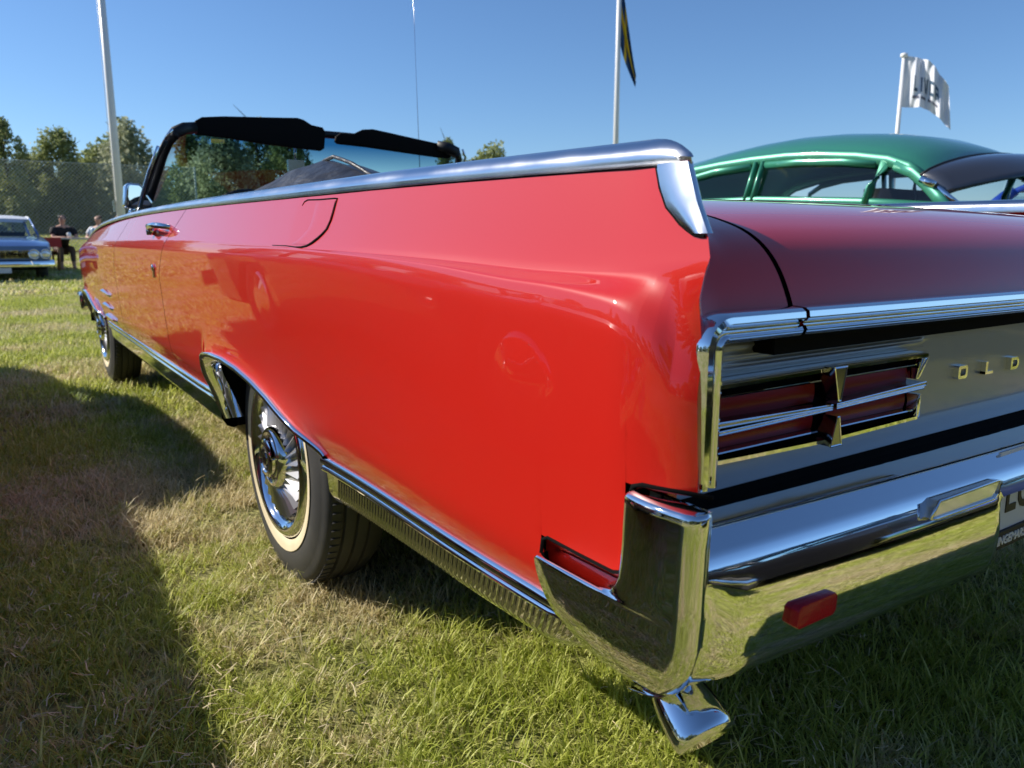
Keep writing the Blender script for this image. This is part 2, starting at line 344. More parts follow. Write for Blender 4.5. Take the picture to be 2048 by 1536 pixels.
def side_x(y, z):
    zc, zv, zt = stab(ZC, y), stab(ZV, y), stab(TOPZ, y)
    A, L = tab(AMP, y), tab(LEAN, y); b = stab(BASE, y)
    if z >= zv: x = .004+A+L*((z-zv)/(zt-zv))**.9
    elif z >= zc:
        t = (z-zc)/(zv-zc); x = .004+.27*(zv-zc)*t*(1-t)**2+A*t*t*(3-2*t)
    else:
        k = zc-z
        x = .055*k*k+.028*k*ss(.25,.9,y)*1.6+.03*ss(.56,.44,z)**2*.7
        x += .004*clip(1-k/.03)**2
    if y < .075 and z < zv:
        t = clip((.075-y)/.115, 0, .985); w = 1-ss(zc, zv, z)
        x += .040*(1-sqrt(1-t*t))*w
    for AR, off in ((ARCH, 0), (FARCH, FA1)):
        if .93+off < y < 1.80+off and z < .66:
            e = z-tab(AR, clip(y, AR[0][0], AR[-1][0]-.01)); w = ss(.93+off, 1.05+off, y)*(1-ss(1.74+off, 1.80+off, y))
            x -= .016*math.exp(-max(0,e)/.022)*w
    return x+b
def warp(y, z):
    y2 = y-.30*clip((z-.75)/.21)**1.2*ss(1.1,2.0,y)*(1-ss(3.7,4.5,y))
    return y2+(tab(YR, z)+.033)*(1-ss(-.033,.10,y))
def side_panel(y0, y1, n, extra=(), off=0., zt=None, zb=None):
    ys = sorted(set([round(t,5) for t in lin(y0, y1, n)]+[e for e in extra if y0 < e < y1]))
    rows = []
    for y in ys:
        zc, zv, zz = stab(ZC,y), stab(ZV,y), stab(TOPZ,y); zl = zlow(y)
        zs = lin(zl, zc-.012, 34)+lin(zc-.008, zc, 5)[0:]+lin(zc, zv, 9)[1:]+lin(zv, zz, 12)[1:]
        rows.append([(side_x(y,z)+off, warp(y,z), z) for z in zs])
    return loft(rows, flip=False)

car = empty('convertible_car', (0,0,0), 0, 'red open-top convertible with chrome bumpers and tail fins, seen from its rear corner', 'car')
EX = [-.033,-.03,-.025,-.018,-.01,0,.01,.02,.03,.04,.0438,.0442,.05,.06,.07,.08,.1,.1838,.1842,.954,.956,1.7515,1.7605,1.7615]+[.955+i*.018 for i in range(46)]
EXF = [e+FA1 for e in EX if e > .95]
for mir in (0, 1):
    def P(name, vf, m, **k): return recalc(mk(name, *(mirror(vf) if mir else vf), m, car, auto=35, **k))
    q = P('rear_quarter_panel', side_panel(-.033, 2.268, 110, EX), M['red'])
    P('door', side_panel(2.274, 3.268, 30), M['red'])
    P('front_fender', side_panel(3.274, 5.5, 60, EXF), M['red'])
    P('gap_backing', side_panel(1.9, 3.6, 24, (), .006), M['void'])
    # chrome fin cap running along the belt line
    prof = [(-.003,-.005),(-.0045,.004),(-.002,.014),(.005,.023),(.016,.0285),(.030,.030),(.046,.027),(.056,.018),(.060,.006),(.060,-.012)]
    rows = []
    capy = [.0225,.0228,.0245,.028,.034,.042,.052,.063,.075,.090]+lin(.12,5.35,60)
    for y in capy:
        t = clip((.090-y)/.0676); h = sqrt(max(0,1-t*t)); zt = stab(TOPZ, max(y,-.03)); g = .76-.22*ss(.5,4.5,y)
        xs = side_x(max(y,0), zt-.001)
        wd = clip((y-.021)*.85, .0, .0605)/.0605; rows.append([(xs+(dx if dx < 0 else dx*max(wd, .02))+(0 if t == 0 else (1-h)*.004), y+(dx*.35 if dx > 0 else 0), zt+.002+(dz if dz < 0 else dz*h*g)) for dx, dz in prof])
    v, f = loft(rows); f.append(tuple(range(len(prof)))); P('fin_cap', (v, f), M['satin'])
    # chrome fin end plate
    rows = []
    for z in lin(.8815,.9435,14):
        yl = tab([(.8795,.004),(.884,.012),(.890,.022),(.897,.031),(.905,.042),(.922,.054),(.9405,.063)], z); yr = tab(YR, z)
        xr_ = side_x(-.02, z); row = [(side_x(max(yl-.02,0), z)+.001, yl+.0003, z)]
        for u in lin(0,1,9):
            y = lerp(yl, yr-.0025, u); row.append((lerp(side_x(yl-.02,z),xr_,u)-.0025-.002*sin(pi*u), y, z))
        for a in lin(.25,1,5):
            row.append((xr_-.001+.018*a, yr-.0025-.002*sin(a*pi)+.022*a*a, z))
        rows.append(row)
    P('fin_end_plate', loft(rows), M['satin'])
    # dark shut line under cap and around the end plate
    P('fin_seal', tube([(side_x(y, stab(TOPZ,y)-.001)-.0006, y, stab(TOPZ,y)-.0035) for y in [.030,.040,.050]+lin(.07,3.4,40)], .0013, 5), M['void'])
    P('end_plate_seal', tube([(side_x(max(y-.02,-.033), z)-.0012, y+.0015, z) for z, y in ((.9415,.0635),(.922,.0545),(.905,.0425),(.897,.0315),(.890,.0225),(.8845,.0125),(.8805,.004),(.8790,-.004),(.8790,-.0095))], .0015, 5), M['void'])

# fuel door (left side only): recessed shut line plus a proud flap
def onside(y, z, o=0.): return (side_x(y, z)-o, y, z)
def flank(y, z):                                   # slide a point along the leaning flank
    y0, z0 = y, z
    for _ in range(4):
        k = (side_x(y, z)+.48)/.48; y = -.4716+(y0+.4716)*k; z = .8786+(z0-.8786)*k
    return y, z
FL = [(1.063,.8625),(.98,.8622),(.933,.8605),(.90,.8605),(.87,.863),(.845,.868),(.815,.876),(.79,.884),(.77,.892),(.752,.905),(.74,.918),(.73,.930),(.7225,.9375),(.735,.9385),(.80,.9390),(.855,.9405),(.872,.938),(.885,.932)]
FL = [flank(y, z) for y, z in FL]
mk('fuel_door_gap', *tube([onside(y, z, .0004) for y, z in FL], [.0008,.001,.0012,.002,.0022,.0026,.0026,.0022,.0018,.0015,.0014,.0014,.0014,.0013,.0013,.0013,.0010,.0005], 6), M['void'], car)
rows = []
for t in lin(0,1,12):
    z = lerp(.8660,.9355,t); yr = tab([(.861,.90),(.868,.845),(.876,.815),(.892,.770),(.905,.752),(.918,.740),(.9365,.7235)], z)+.006; yl = yr+.09
    row = []
    for u in lin(0,1,8):
        yy, zz = flank(lerp(yr, yl, u), z); row.append(onside(yy, zz, .0010*(1-ss(.8,1,u))-.0004*ss(.8,1,u)))
    rows.append(row)
recalc(mk('fuel_door', *loft(rows), M['red'], car))

# rear deck / tail surfaces
DP = [(-.004,.793),(.002,.808),(.010,.828),(.021,.848),(.036,.866),(.055,.880),(.080,.891),(.125,.903),(.2,.914),(.3,.923),(.45,.931),(.65,.936),(.9,.938),(1.15,.936)]
def deck_pt(x, i, a=0.):
    y, z = DP[i]; k = (x-.97)/.8
    z += .014*ss(.86,.93,z)*(1-k*k)-.020*ss(.3,1.9,x)*ss(.85,.92,z)
    y -= .012*(1-k*k)*ss(.95,.8,z)
    xe = min(x, 1.94-x)
    y -= .007*(1-ss(.012,.075,xe))*ss(.875,.82,z)
    z += (.946-z)*(1-ss(.05,.115,xe))*ss(.85,.935,z)
    z -= a
    if xe < .12:
        xm = side_x(max(y-.035,-.033), z)+.007
        if xe < xm: x = xm if x < .97 else 1.94-xm
    return (x, y, z)
def deck(xs, i0=0, a=0.): return loft([[deck_pt(x, i, a) for i in range(i0, len(DP))] for x in xs])
def deck_fine(xs, a=0.):
    rows = []
    for x in xs:
        r0 = [Vector(deck_pt(x, i, a)) for i in range(len(DP))]; r = []
        for i in range(len(r0)-1):
            p0 = r0[max(i-1,0)]; p1 = r0[i]; p2 = r0[i+1]; p3 = r0[min(i+2,len(r0)-1)]
            for t in (0,.33,.67):
                r.append(.5*((2*p1)+(p2-p0)*t+(2*p0-5*p1+4*p2-p3)*t*t+(3*p1-p0-3*p2+p3)*t**3))
        r.append(r0[-1]); rows.append(r)
    return loft(rows)
XQ = [.012,.018,.026,.035,.045,.055,.065,.075,.085,.095,.105,.115,.13,.145,.158,.163,.166]
recalc(mk('quarter_deck', *deck_fine(XQ), M['red'], car, auto=40))
recalc(mk('quarter_deck', *deck_fine([1.94-x for x in XQ]), M['red'], car, auto=40))
recalc(mk('boot_lid', *deck_fine([.1735,.176,.18]+lin(.2,1.74,26)+[1.76,1.764,1.7665]), M['red'], car, auto=40))
recalc(mk('lid_gap_backing', *deck([.15,.2,.6,1.3,1.74,1.79], 0, .012), M['void'], car))
# rear edge skin of the fin, joining side panel and quarter deck, going down beside the lamp frame
for mir in (0,1):
    rows = []
    for z in lin(.655,.944,50):
        yr = tab(YR, z); xs = side_x(-.033, z); xi = xs+tab([(.655,.016),(.79,.016),(.83,.018),(.87,.022),(.944,.024)], z)
        yi = yr+tab([(.655,.012),(.79,.010),(.83,.020),(.87,.028),(.90,.034),(.944,.036)], z)
        row = []
        for u in lin(0,1,10):
            x = lerp(xs-.0005, xi, u); yb = -.0085*sin(pi*min(1,u*1.8)/1.0)*(1 if u < .55 else 0)
            y = yr-.0005+(yi-yr)*u**(1.0 if z > .86 else 1.6)
            row.append((x, y, z))
        rows.append(row)
    vf = loft(rows); o = recalc(mk('fin_rear_edge', *(mirror(vf) if mir else vf), M['red'], car, auto=50))

# lamp bezel moulding: profile swept round the corner
def frame_path(x0, zr, y, x1, r, n=8, zb=.655):
    p = [(x0, y, zb), (x0, y, lerp(zb, zr-r, .5)), (x0, y, zr-r)]
    for a in lin(0, pi/2, n)[1:]: p.append((x0+r-r*cos(a), y, zr-r+r*sin(a)))
    p.append((x1, y, zr)); return p
def sweep_frame(path, prof, inward):
    """prof points (across, out): across measured towards the panel centre, out = towards -y"""
    rows = []
    for i, p in enumerate(path):
        a = Vector(path[max(i-1,0)]); b = Vector(path[min(i+1,len(path)-1)]); t = (b-a).normalized()
        nrm = Vector((t.z, 0, -t.x))
        rows.append([(p[0]+nrm.x*c, p[1]-o, p[2]+nrm.z*c) for c, o in prof])
    return loft(rows)
FP = [(-.001,-.012),(0,.004),(.003,.0085),(.0085,.0095),(.0125,.006),(.0135,.003),(.016,.002),(.0175,.0055),(.021,.0075),(.0255,.005),(.0275,0),(.0285,-.03)]
fpath = frame_path(.031, .812, -.008, .166, .032)
lidp = [(x, -.006-.012*(1-((x-.97)/.8)**2), .812-.004*ss(.3,1.8,x)) for x in lin(.1745,1.7655,30)]
for mir in (0,1):
    vf = sweep_frame(fpath, FP, 1); recalc(mk('lamp_bezel', *(mirror(vf) if mir else vf), M['chrome'], car, auto=40))
recalc(mk('lid_moulding', *sweep_frame(lidp, FP, 1), M['chrome'], car, auto=40))
mk('lid_shade_strip', *box(.168,1.772,.018,.05,.7625,.790), M['void'], car, smooth=False)  # solid black strip painting in the shade under the lid overhang

# tail panel
YP = .045
def panel_pt(x, z):
    b = 0.
    if .10 < x < .50 or .10 < 1.94-x < .50:
        for zz in (.752,.7615,.771): b += .0028*math.exp(-((z-zz)/.0022)**2)
        xx = min(x, 1.94-x); b *= ss(.50,.485,xx)
    return (x, YP-b, z)
zs = lin(.6225,.745,12)+lin(.7475,.779,26)+[.79]
rows = [[panel_pt(x, z) for z in zs] for x in [.03,.09,.1,.15,.25,.35,.45,.48,.488,.495,.502,.52]+lin(.6,1.34,8)+[1.94-t for t in (.52,.502,.495,.488,.48,.45,.35,.25,.15,.1,.09,.03)]]
recalc(mk('tail_panel', *loft(rows), M['silver'], car))
mk('panel_shade_strip', *box(.03,1.91,.044,.07,.600,.6225), M['void'], car, smooth=False)  # black strip stands in for the shade between tail panel and bumper
# letters
LET = {'O':[('r',0,0,1,1)], 'L':[('b',0,0,.24,1),('b',0,0,.9,.22)], 'D':[('r',0,0,1,1)], 'S':[('b',0,.8,1,1),('b',0,.4,1,.6),('b',0,0,1,.2),('b',0,.5,.22,.9),('b',.78,.1,1,.5)],
 'M':[('b',0,0,.2,1),('b',.8,0,1,1),('b',.1,.75,.9,1),('b',.42,.3,.58,.9)], 'B':[('r',0,0,1,1),('b',.1,.42,.9,.58)], 'I':[('b',.38,0,.62,1)], 'E':[('b',0,0,.22,1),('b',0,0,.95,.2),('b',0,.4,.8,.6),('b',0,.8,.95,1)]}
def letter(ch, x, z, w, h, parent):
    parts = []
    for i, (k, a, b, c, d) in enumerate(LET[ch]):
        X0, X1, Z0, Z1 = x+a*w, x+c*w, z+b*h, z+d*h; e = .0001*i
        if k == 'b': parts.append(box(X0, X1, YP-.007-e, YP+.001, Z0, Z1))
        else:
            t = w*.2; o = [(X0+.002,Z0),(X1-.003,Z0),(X1,Z0+.003),(X1,Z1-.003),(X1-.003,Z1),(X0+.002,Z1),(X0,Z1-.002),(X0,Z0+.002)]
            if ch in 'DB': o = [(X0,Z0),(X1-.005,Z0),(X1,Z0+.005),(X1,Z1-.005),(X1-.005,Z1),(X0,Z1),(X0,(Z0+Z1)/2+.001),(X0,(Z0+Z1)/2-.001)]
            inn = [(lerp(px,(X0+X1)/2,.42), lerp(pz,(Z0+Z1)/2,.46)) for px, pz in o]; n = 8
            v = [(px, YP-.007, pz) for px, pz in o]+[(px, YP-.007, pz) for px, pz in inn]+[(px, YP+.001, pz) for px, pz in o]+[(px, YP+.001, pz) for px, pz in inn]
            f = []
            for j in range(n):
                q = (j+1) % n; f += [(j,q,q+n,j+n), (j,j+2*n,q+2*n,q), (j+n,q+n,q+3*n,j+3*n)]
            parts.append((v, f))
    o = recalc(mk('letter', *merge(*parts), M['chrome'], parent, smooth=False)); return o
lx = .581
for i, ch in enumerate('OLDSMOBILE'): letter(ch, lx+.0735*i, .6925-.0005*i, .024, .0175, car)

# tail lamps
def lamp(mir):
    L = empty('tail_lamp'); L.parent = car
    def P(name, vf, m, bv=0, sm=True, auto=35):
        o = recalc(mk(name, *(mirror(vf) if mir else vf), m, L, smooth=sm, auto=auto))
        if bv: bevel(o, bv, 2)
        return o
    X0, XC, X1 = .046, .277, .456
    zu = lambda x: tab([(X0,.7365),(XC,.7375),(X1+.012,.7365)], x); zd = lambda x: tab([(X0,.6625),(XC,.6575),(X1,.6600)], x)
    yb = YP-.002
    # dark housing recess
    P('housing', merge(box(X0,X1+.004,yb-.001,yb+.003,.656,.735)), M['void'], sm=False)
    # lens: four red bays with forward crown
    for (xa, xb) in ((X0+.002, XC-.012), (XC+.012, X1-.006)):
        for za, zb in ((.7000,.7225), (.6705,.6900)):
            rows = [[(x, yb-.006-.0015*sin(pi*(j/8)), lerp(za, zb, j/8)) for j in range(9)] for x in lin(xa, xb, 8)]
            P('lens', loft(rows), M['lens'])
    # chrome surround
    def rail(pts, h, dep, nm='surround', m='chrome', y0=None):
        rows = []
        for x, z in pts:
            rows.append([(x, yb, z-h/2),(x, yb-dep*.8, z-h/2),(x, yb-dep, z-h*.2),(x, yb-dep, z+h*.3),(x, yb-dep*.7, z+h/2),(x, yb, z+h/2)])
        return P(nm, loft(rows, closed=True, cap=True), M[m])
    rail([(x, zu(x)) for x in lin(X0, X1+.012, 8)], .0075, .022)
    rail([(x, zd(x)) for x in lin(X0, X1, 8)], .0075, .022)
    P('surround', prism([(X1-.002,.6615),(X1+.005,.6600),(X1+.004,.690),(X1-.004,.690)], lambda a,b,d: (a, yb-d, b), .022), M['chrome'], .001)
    P('surround', prism([(X1-.010,.709),(X1-.003,.709),(X1+.014,.7335),(X1+.006,.7335)], lambda a,b,d: (a, yb-d, b), .022), M['chrome'], .001)
    # slim dividers
    for z0 in (.7255,.6690):
        for xa, xb in ((X0, XC-.016), (XC+.012, X1-.004)):
            rows = [[(x, yb, z0-.001),(x, yb-.017, z0-.001),(x, yb-.018, z0),(x, yb-.017, z0+.0012),(x, yb, z0+.0012)] for x in (xa, xb)]
            P('divider', loft(rows, closed=True, cap=True), M['chrome'])
    # cross blades
    D0, D1 = .020, .030
    def blade(poly, d): P('blade', prism(poly, lambda a,b,dd: (a, yb-dd, b), d), M['chrome_dark'], 0, False); \
        n = len(poly); [P('blade_edge', tube([(poly[i][0], yb-d, poly[i][1]), (poly[(i+1)%n][0], yb-d, poly[(i+1)%n][1])], .0011, 6), M['chrome']) for i in range(n)]
    blade([(XC-.012,.741),(XC+.010,.741),(XC+.003,.704),(XC-.001,.704)], D1)
    blade([(XC-.001,.686),(XC+.003,.686),(XC+.010,.654),(XC-.010,.654)], D1)
    blade([(X0,.7035),(XC-.002,.6985),(XC-.002,.6960),(X0,.6985)], D0+.004)
    blade([(X0,.6930),(XC-.002,.6955),(XC-.002,.6935),(X0,.6900)], D0+.004)
    blade([(XC+.005,.6985),(X1+.008,.7045),(X1+.008,.7005),(XC+.005,.6965)], D0+.004)
    blade([(XC+.005,.6955),(X1+.004,.6990),(X1+.004,.6975),(XC+.005,.6935)], D0+.004)
lamp(0); lamp(1)

# bumper bar
BP = [(.0465,.6135),(.02,.6170),(-.010,.6190),(-.0138,.6184),(-.0165,.6168),(-.0265,.6110),(-.0345,.6062),(-.0375,.6040),(-.0400,.6005),(-.0430,.5950),(-.0465,.5860),(-.0500,.5745),(-.0525,.5630),(-.0542,.5510),(-.0552,.5385),(-.0552,.5260),(-.0543,.5120),(-.0515,.4970),(-.045,.4840),(-.032,.4750),(.0,.4705),(.04,.4695)]
GY0 = [(.4375,.045),(.4395,.032),(.443,.016),(.449,.000),(.461,-.014),(.482,-.031),(.519,-.046),(.555,-.0495),(.575,-.0495),(.622,-.050),(.64,-.051),(.6475,-.050),(.6495,-.046)]
def bp(x, k, cut=0.):
    y, z = BP[k]; c = 1-((x-.97)/.93)**2
    xe = min(x,1.94-x); e = 1-ss(.01,.05,xe); n = ss(.490,.512,xe)
    if z < .575: q = (.575-z)/.105; z = lerp(z, .577-.004*min(1,q*4), n); y = lerp(y, -.050+.075*q, n)
    yy = y-.022*max(c,0)*(y < .03)
    if y < -.03: yy = lerp(yy, max(yy, tab(GY0, z)+.002), e)
    return (x, yy, z-.003*max(c,0))
xs = [.006,.0075,.011,.016,.024,.04]+lin(.06,.47,16)+[.48,.488,.492,.496,.50,.504,.508,.512,.52,.54]+lin(.6,1.34,20)+[1.40,1.42,1.428,1.432,1.436,1.44,1.444,1.448,1.452,1.46]+lin(1.47,1.88,16)+[1.90,1.916,1.924,1.929,1.9325,1.934]
def bump_rows(xs, k0, k1): return loft([[bp(x, k) for k in range(k0, k1)] for x in xs])
bar = recalc(mk('rear_bumper_bar', *merge(bump_rows(xs, 0, len(BP))), M['chrome'], car, auto=50))
# end guards: loft by height, section in plan from front edge round the corner to the rear face
def guard(mir):
    G = []
    prof = [(.440,.048,.088,.030),(.436,.030,.105,.040),(.434,.070,.085,.05)]
    ZS = [.4375,.4395,.443,.449,.457,.467,.480,.495,.510,.522,.530,.5360,.5395,.5410,.5425,.5470,.555,.565,.58,.60,.62,.638,.6445,.6475,.6490,.6495]
    rows = []
    for z in ZS:
        y1 = tab([(.4375,.080),(.4395,.092),(.443,.102),(.449,.114),(.474,.145),(.499,.168),(.530,.1785),(.5360,.1790),(.5395,.1740),(.5410,.150),(.5425,.072),(.5470,.054),(.555,.047),(.565,.0425),(.595,.0400),(.6445,.0395),(.6495,.036)], z)
        y0 = tab([(.4375,.045),(.4395,.032),(.443,.016),(.449,.000),(.461,-.014),(.482,-.031),(.519,-.046),(.555,-.0495),(.575,-.0495),(.622,-.050),(.64,-.051),(.6475,-.050),(.6495,-.046)], z)
        xo = tab([(.4375,.034),(.4395,.026),(.443,.019),(.449,.012),(.461,.004),(.482,-.006),(.519,-.012),(.56,-.0135),(.62,-.0125),(.6445,-.0115),(.6475,-.010),(.6490,-.007),(.6495,-.003)], z)
        r = .018
        row = [(xo+.030, y1+.001, z),(xo+.008, y1+.001, z),(xo+.003, y1-.001, z),(xo+.0008, y1-.004, z)]
        for u in lin(0,1,9)[1:]: row.append((xo-.003*sin(pi*u), lerp(y1-.004, y0+r, u), z))
        for a in lin(0, pi/2, 9)[1:]: row.append((xo+r-r*cos(a), y0+r-r*sin(a), z))
        for u in lin(0,1,6)[1:]: row.append((lerp(xo+r, .0125, u), y0+.003*sin(u*pi/2), z))
        row.append((.0145, y0+.006, z)); row.append((.015, .03, z))
        rows.append(row)
    vf = loft(rows, flip=True)
    top = [(p[0], p[1], .6497) for p in rows[-1]]
    o = recalc(mk('bumper_end_guard', *(mirror(vf) if mir else vf), M['chrome'], car, auto=None))
    # closing lips on top steps
    t1 = box(-.004,.0125,-.044,.0355,.6375,.6485); t2 = box(0.0,.06,.045,.172,.520,.5345)
    mk('bumper_lip', *(mirror(merge(t1)) if mir else t1), M['chrome'], car, smooth=False)
    mk('bumper_seal', *(mirror(t2) if mir else t2), mat('seal_grey', (.06,.06,.065), rough=.45), car, smooth=False)
    # inner red return flange seen in the slot above the guard
    a = []
    for z0, z1, ya, yb2 in ((.600,.652,.012,.052),(.5,.562,.045,.196)):
        a.append(box(.020,.032,ya,yb2,z0,z1))
    fl = merge(*a); mk('slot_flange', *(mirror(fl) if mir else fl), M['red'], car, smooth=False)
    # dark shut line following the stepped cut
    pts = [(.0,-.034,.6555),(.0,.03,.6545),(.0,.0405,.651),(.0,.0450,.640),(.0,.0455,.60),(.0,.047,.572),(.0,.052,.561),(.0,.065,.5565),(.0,.12,.5560),(.0,.172,.5565),(.0,.1825,.551),(.0,.1855,.535),(.0,.183,.505),(.0,.176,.480)]
    pts = [(side_x(y, z)+.0005, y, z) for _, y, z in pts]
    tb = tube(pts, .0022, 6); mk('panel_gap', *(mirror(tb) if mir else tb), M['void'], car)
guard(0); guard(1)
# back-up lamp in the bumper and plate recess
SL = [(.338,.5815),(.350,.5790),(.478,.5775),(.486,.5815),(.492,.5965),(.480,.5985),(.352,.5985)]
for mir in (0,1):
    vf = prism(SL, lambda a,b,d:(a,-.0655+d,b), .02); recalc(mk('backup_lamp', *(mirror(vf) if mir else vf), M['lampglass'], car, smooth=False))
    vf = tube([(a,-.0665,b) for a, b in SL+SL[:1]], .0018, 6); mk('backup_lamp_bezel', *(mirror(vf) if mir else vf), M['chrome'], car)
# red reflector block
rf = recalc(mk('reflector', *prism([(.113,.523),(.117,.5195),(.170,.5195),(.1745,.524),(.1755,.5385),(.172,.542),(.120,.542),(.1155,.5385)], lambda a,b,d:(a,-.0575-d,b), .010), M['reflector'], car, smooth=False)); bevel(rf, .0018, 2)
o = mk('reflector', *mirror(prism([(.180,.500),(.2525,.4985),(.2600,.519),(.188,.5235)], lambda a,b,d:(a,-.050-d,b), .012)), M['reflector'], car, smooth=False); recalc(o)
# licence plate
pl = empty('number_plate'); pl.parent = car
mk('plate', *box(.5445,1.0645,-.0405,-.0375,.510,.616), M['plate'], pl, smooth=False)
bevel(mk('plate_holder', *box(.537,1.072,-.0375,-.0300,.487,.600), M['black'], pl, smooth=False), .002, 2)
mk('plate_holder_strip', *box(.537,1.072,-.0440,-.0377,.4865,.5095), M['black'], pl, smooth=False)
def text(name, body, size, loc, rot, m, parent, ext=.0006, sx=1, shear=0, bold=0, align='LEFT'):
    cu = bpy.data.curves.new(name, 'FONT'); cu.body = body; cu.size = size; cu.extrude = ext; cu.shear = shear; cu.offset = bold; cu.align_x = align; cu.resolution_u = 3
    oc = bpy.data.objects.new(name, cu); COL.objects.link(oc); dg = bpy.context.evaluated_depsgraph_get(); me = bpy.data.meshes.new_from_object(oc.evaluated_get(dg)); bpy.data.objects.remove(oc); me.materials.clear(); cu = me
    o = bpy.data.objects.new(name, cu); cu.materials.append(m); COL.objects.link(o); o.location = loc; o.rotation_euler = rot; o.scale = (sx,1,1); o.parent = parent; return o
text('plate_letters', 'LU', .098, (.568,-.0412,.533), (pi/2,0,0), M['ink'], pl, sx=.66, bold=.0005)
text('holder_lettering', 'INGEMARS USA-D', .0160, (.552,-.0446,.4925), (pi/2,0,0), M['white_print'], pl, sx=1.0, shear=.2, bold=.0004)
# exhaust tip: neck then flared spout
A0 = Vector((.045,.020,.446)); AX = Vector((-.09,-.85,-.51)).normalized(); AN = (-.35,-.45,.80)
bx = tube([(.052,.075,.515),(.048,.050,.492),(.046,.036,.470),tuple(A0-AX*.012),tuple(A0-AX*.002)], [(.013,.012),(.0145,.012),(.0165,.012),(.0195,.0135),(.0240,.0155)], 24, up=AN)
mk('exhaust_neck', *bx, M['chrome'], car)
bx = tube([tuple(A0+AX*t) for t in (0,.004,.011,.025,.040,.051,.0575,.059,.0585,.044)], [(.0225,.0150),(.0255,.0175),(.0275,.0195),(.0300,.0215),(.0315,.0222),(.0318,.0218),(.0308,.0205),(.0295,.0190),(.0285,.018),(.026,.016)], 36, cap=False, up=AN)
recalc(mk('exhaust_tip', *bx, M['chrome'], car))

# ------------------------------------------------------------------ lower mouldings
for mir in (0,1):
    def P(name, vf, m, parent=car, **k): return recalc(mk(name, *(mirror(vf) if mir else vf), m, parent, **k))
    def mould(y0, y1, n, name, endtaper=True):
        Mo = empty(name); Mo.parent = car
        prof = [(.006,.006),(.001,.007),(-.0045,.004),(-.007,-.002),(-.006,-.007),(-.002,-.0095),(-.001,-.0125),(-.004,-.015),(-.005,-.019),(-.003,-.0225),(.004,-.0245),(.006,-.028),(.010,-.064),(.022,-.083),(.040,-.090),(.055,-.086)]
        rows = []
        for y in lin(y0, y1, n):
            z = trimz(y); x = side_x(y, z+.004)
            dk = tab([(.12,.45),(.20,.84),(.9,1.08),(1.8,1.12)], y) if y < 2 else 1.12; rows.append([(x+dx, y, z+dz*(dk if dz < 0 else 1)) for dx, dz in prof])
        P('moulding_strip', loft(rows), M['chrome'], Mo, auto=40); return Mo
    mo = mould(.128, .958, 30, 'rear_lower_moulding')
    # slanted ribs
    rib = None; n = 62
    for i in range(n):
        y = lerp(.122, .90, i/(n-1)); z = trimz(y); x = side_x(y, z)
        t = ss(.90,.80,y)
        dk = tab([(.12,.45),(.20,.84),(.9,1.08)], y)/1.15; pts = [(x+.0045, y, z-.0335*dk), (x+.0065, y+.006, z-.050*dk), (x+.0085, y+.014, z-.072*dk), (x+.020, y+.021, z-.092*dk)]
        vf = tube(pts, [(.0022,.0025)]*3+[(.0018,.0015)], 6, up=(1,0,0))
        P('rib', vf, M['chrome_dark'], mo, auto=60)
    mould(1.775, 3.96, 30, 'sill_moulding')
    mould(5.02, 5.4, 8, 'front_lower_moulding')
    # wheel opening lips
    for AR, off in ((ARCH,0),(FARCH,FA1)):
        rows = []
        pth = [(y, z) for y, z in AR[:-1]]+[(1.760+off,.53),(1.7635+off,.49),(1.765+off,.45),(1.762+off,.41),(1.755+off,.375)]
        pth = [(.948+off,.4555)]+pth
        pts2 = []
        for a, b in zip(pth[:-1], pth[1:]):
            for t in (0,.5): pts2.append((lerp(a[0],b[0],t), lerp(a[1],b[1],t)))
        pts2.append(pth[-1])
        for i, (y, z) in enumerate(pts2):
            a = Vector((pts2[max(i-1,0)])); b = Vector((pts2[min(i+1,len(pts2)-1)])); t = (b-a).normalized(); nz = Vector((-t.y, t.x))
            x = side_x(clip(y, .956+off, 1.755+off), max(z, .46))
            if z < .46: x += .35*(.46-z)
            row = []
            for c, o in ((.0075,.004),(.0085,-.003),(.005,-.0065),(-.001,-.007),(-.005,-.003),(-.007,.004),(-.0085,.02),(-.0085,.045)):
                row.append((x+o, y+nz.x*c, z+nz.y*c))
            rows.append(row)
        P('wheel_lip', loft(rows), M['chrome'], auto=None)
        P('wheel_well', merge(box(.07,.40,.93+off,.945+off,.41,.72),box(.07,.40,1.775+off,1.79+off,.37,.72),box(.045,.40,.93+off,1.79+off,.70,.72),box(.39,.40,.93+off,1.79+off,.42,.72)), M['void'], smooth=False)
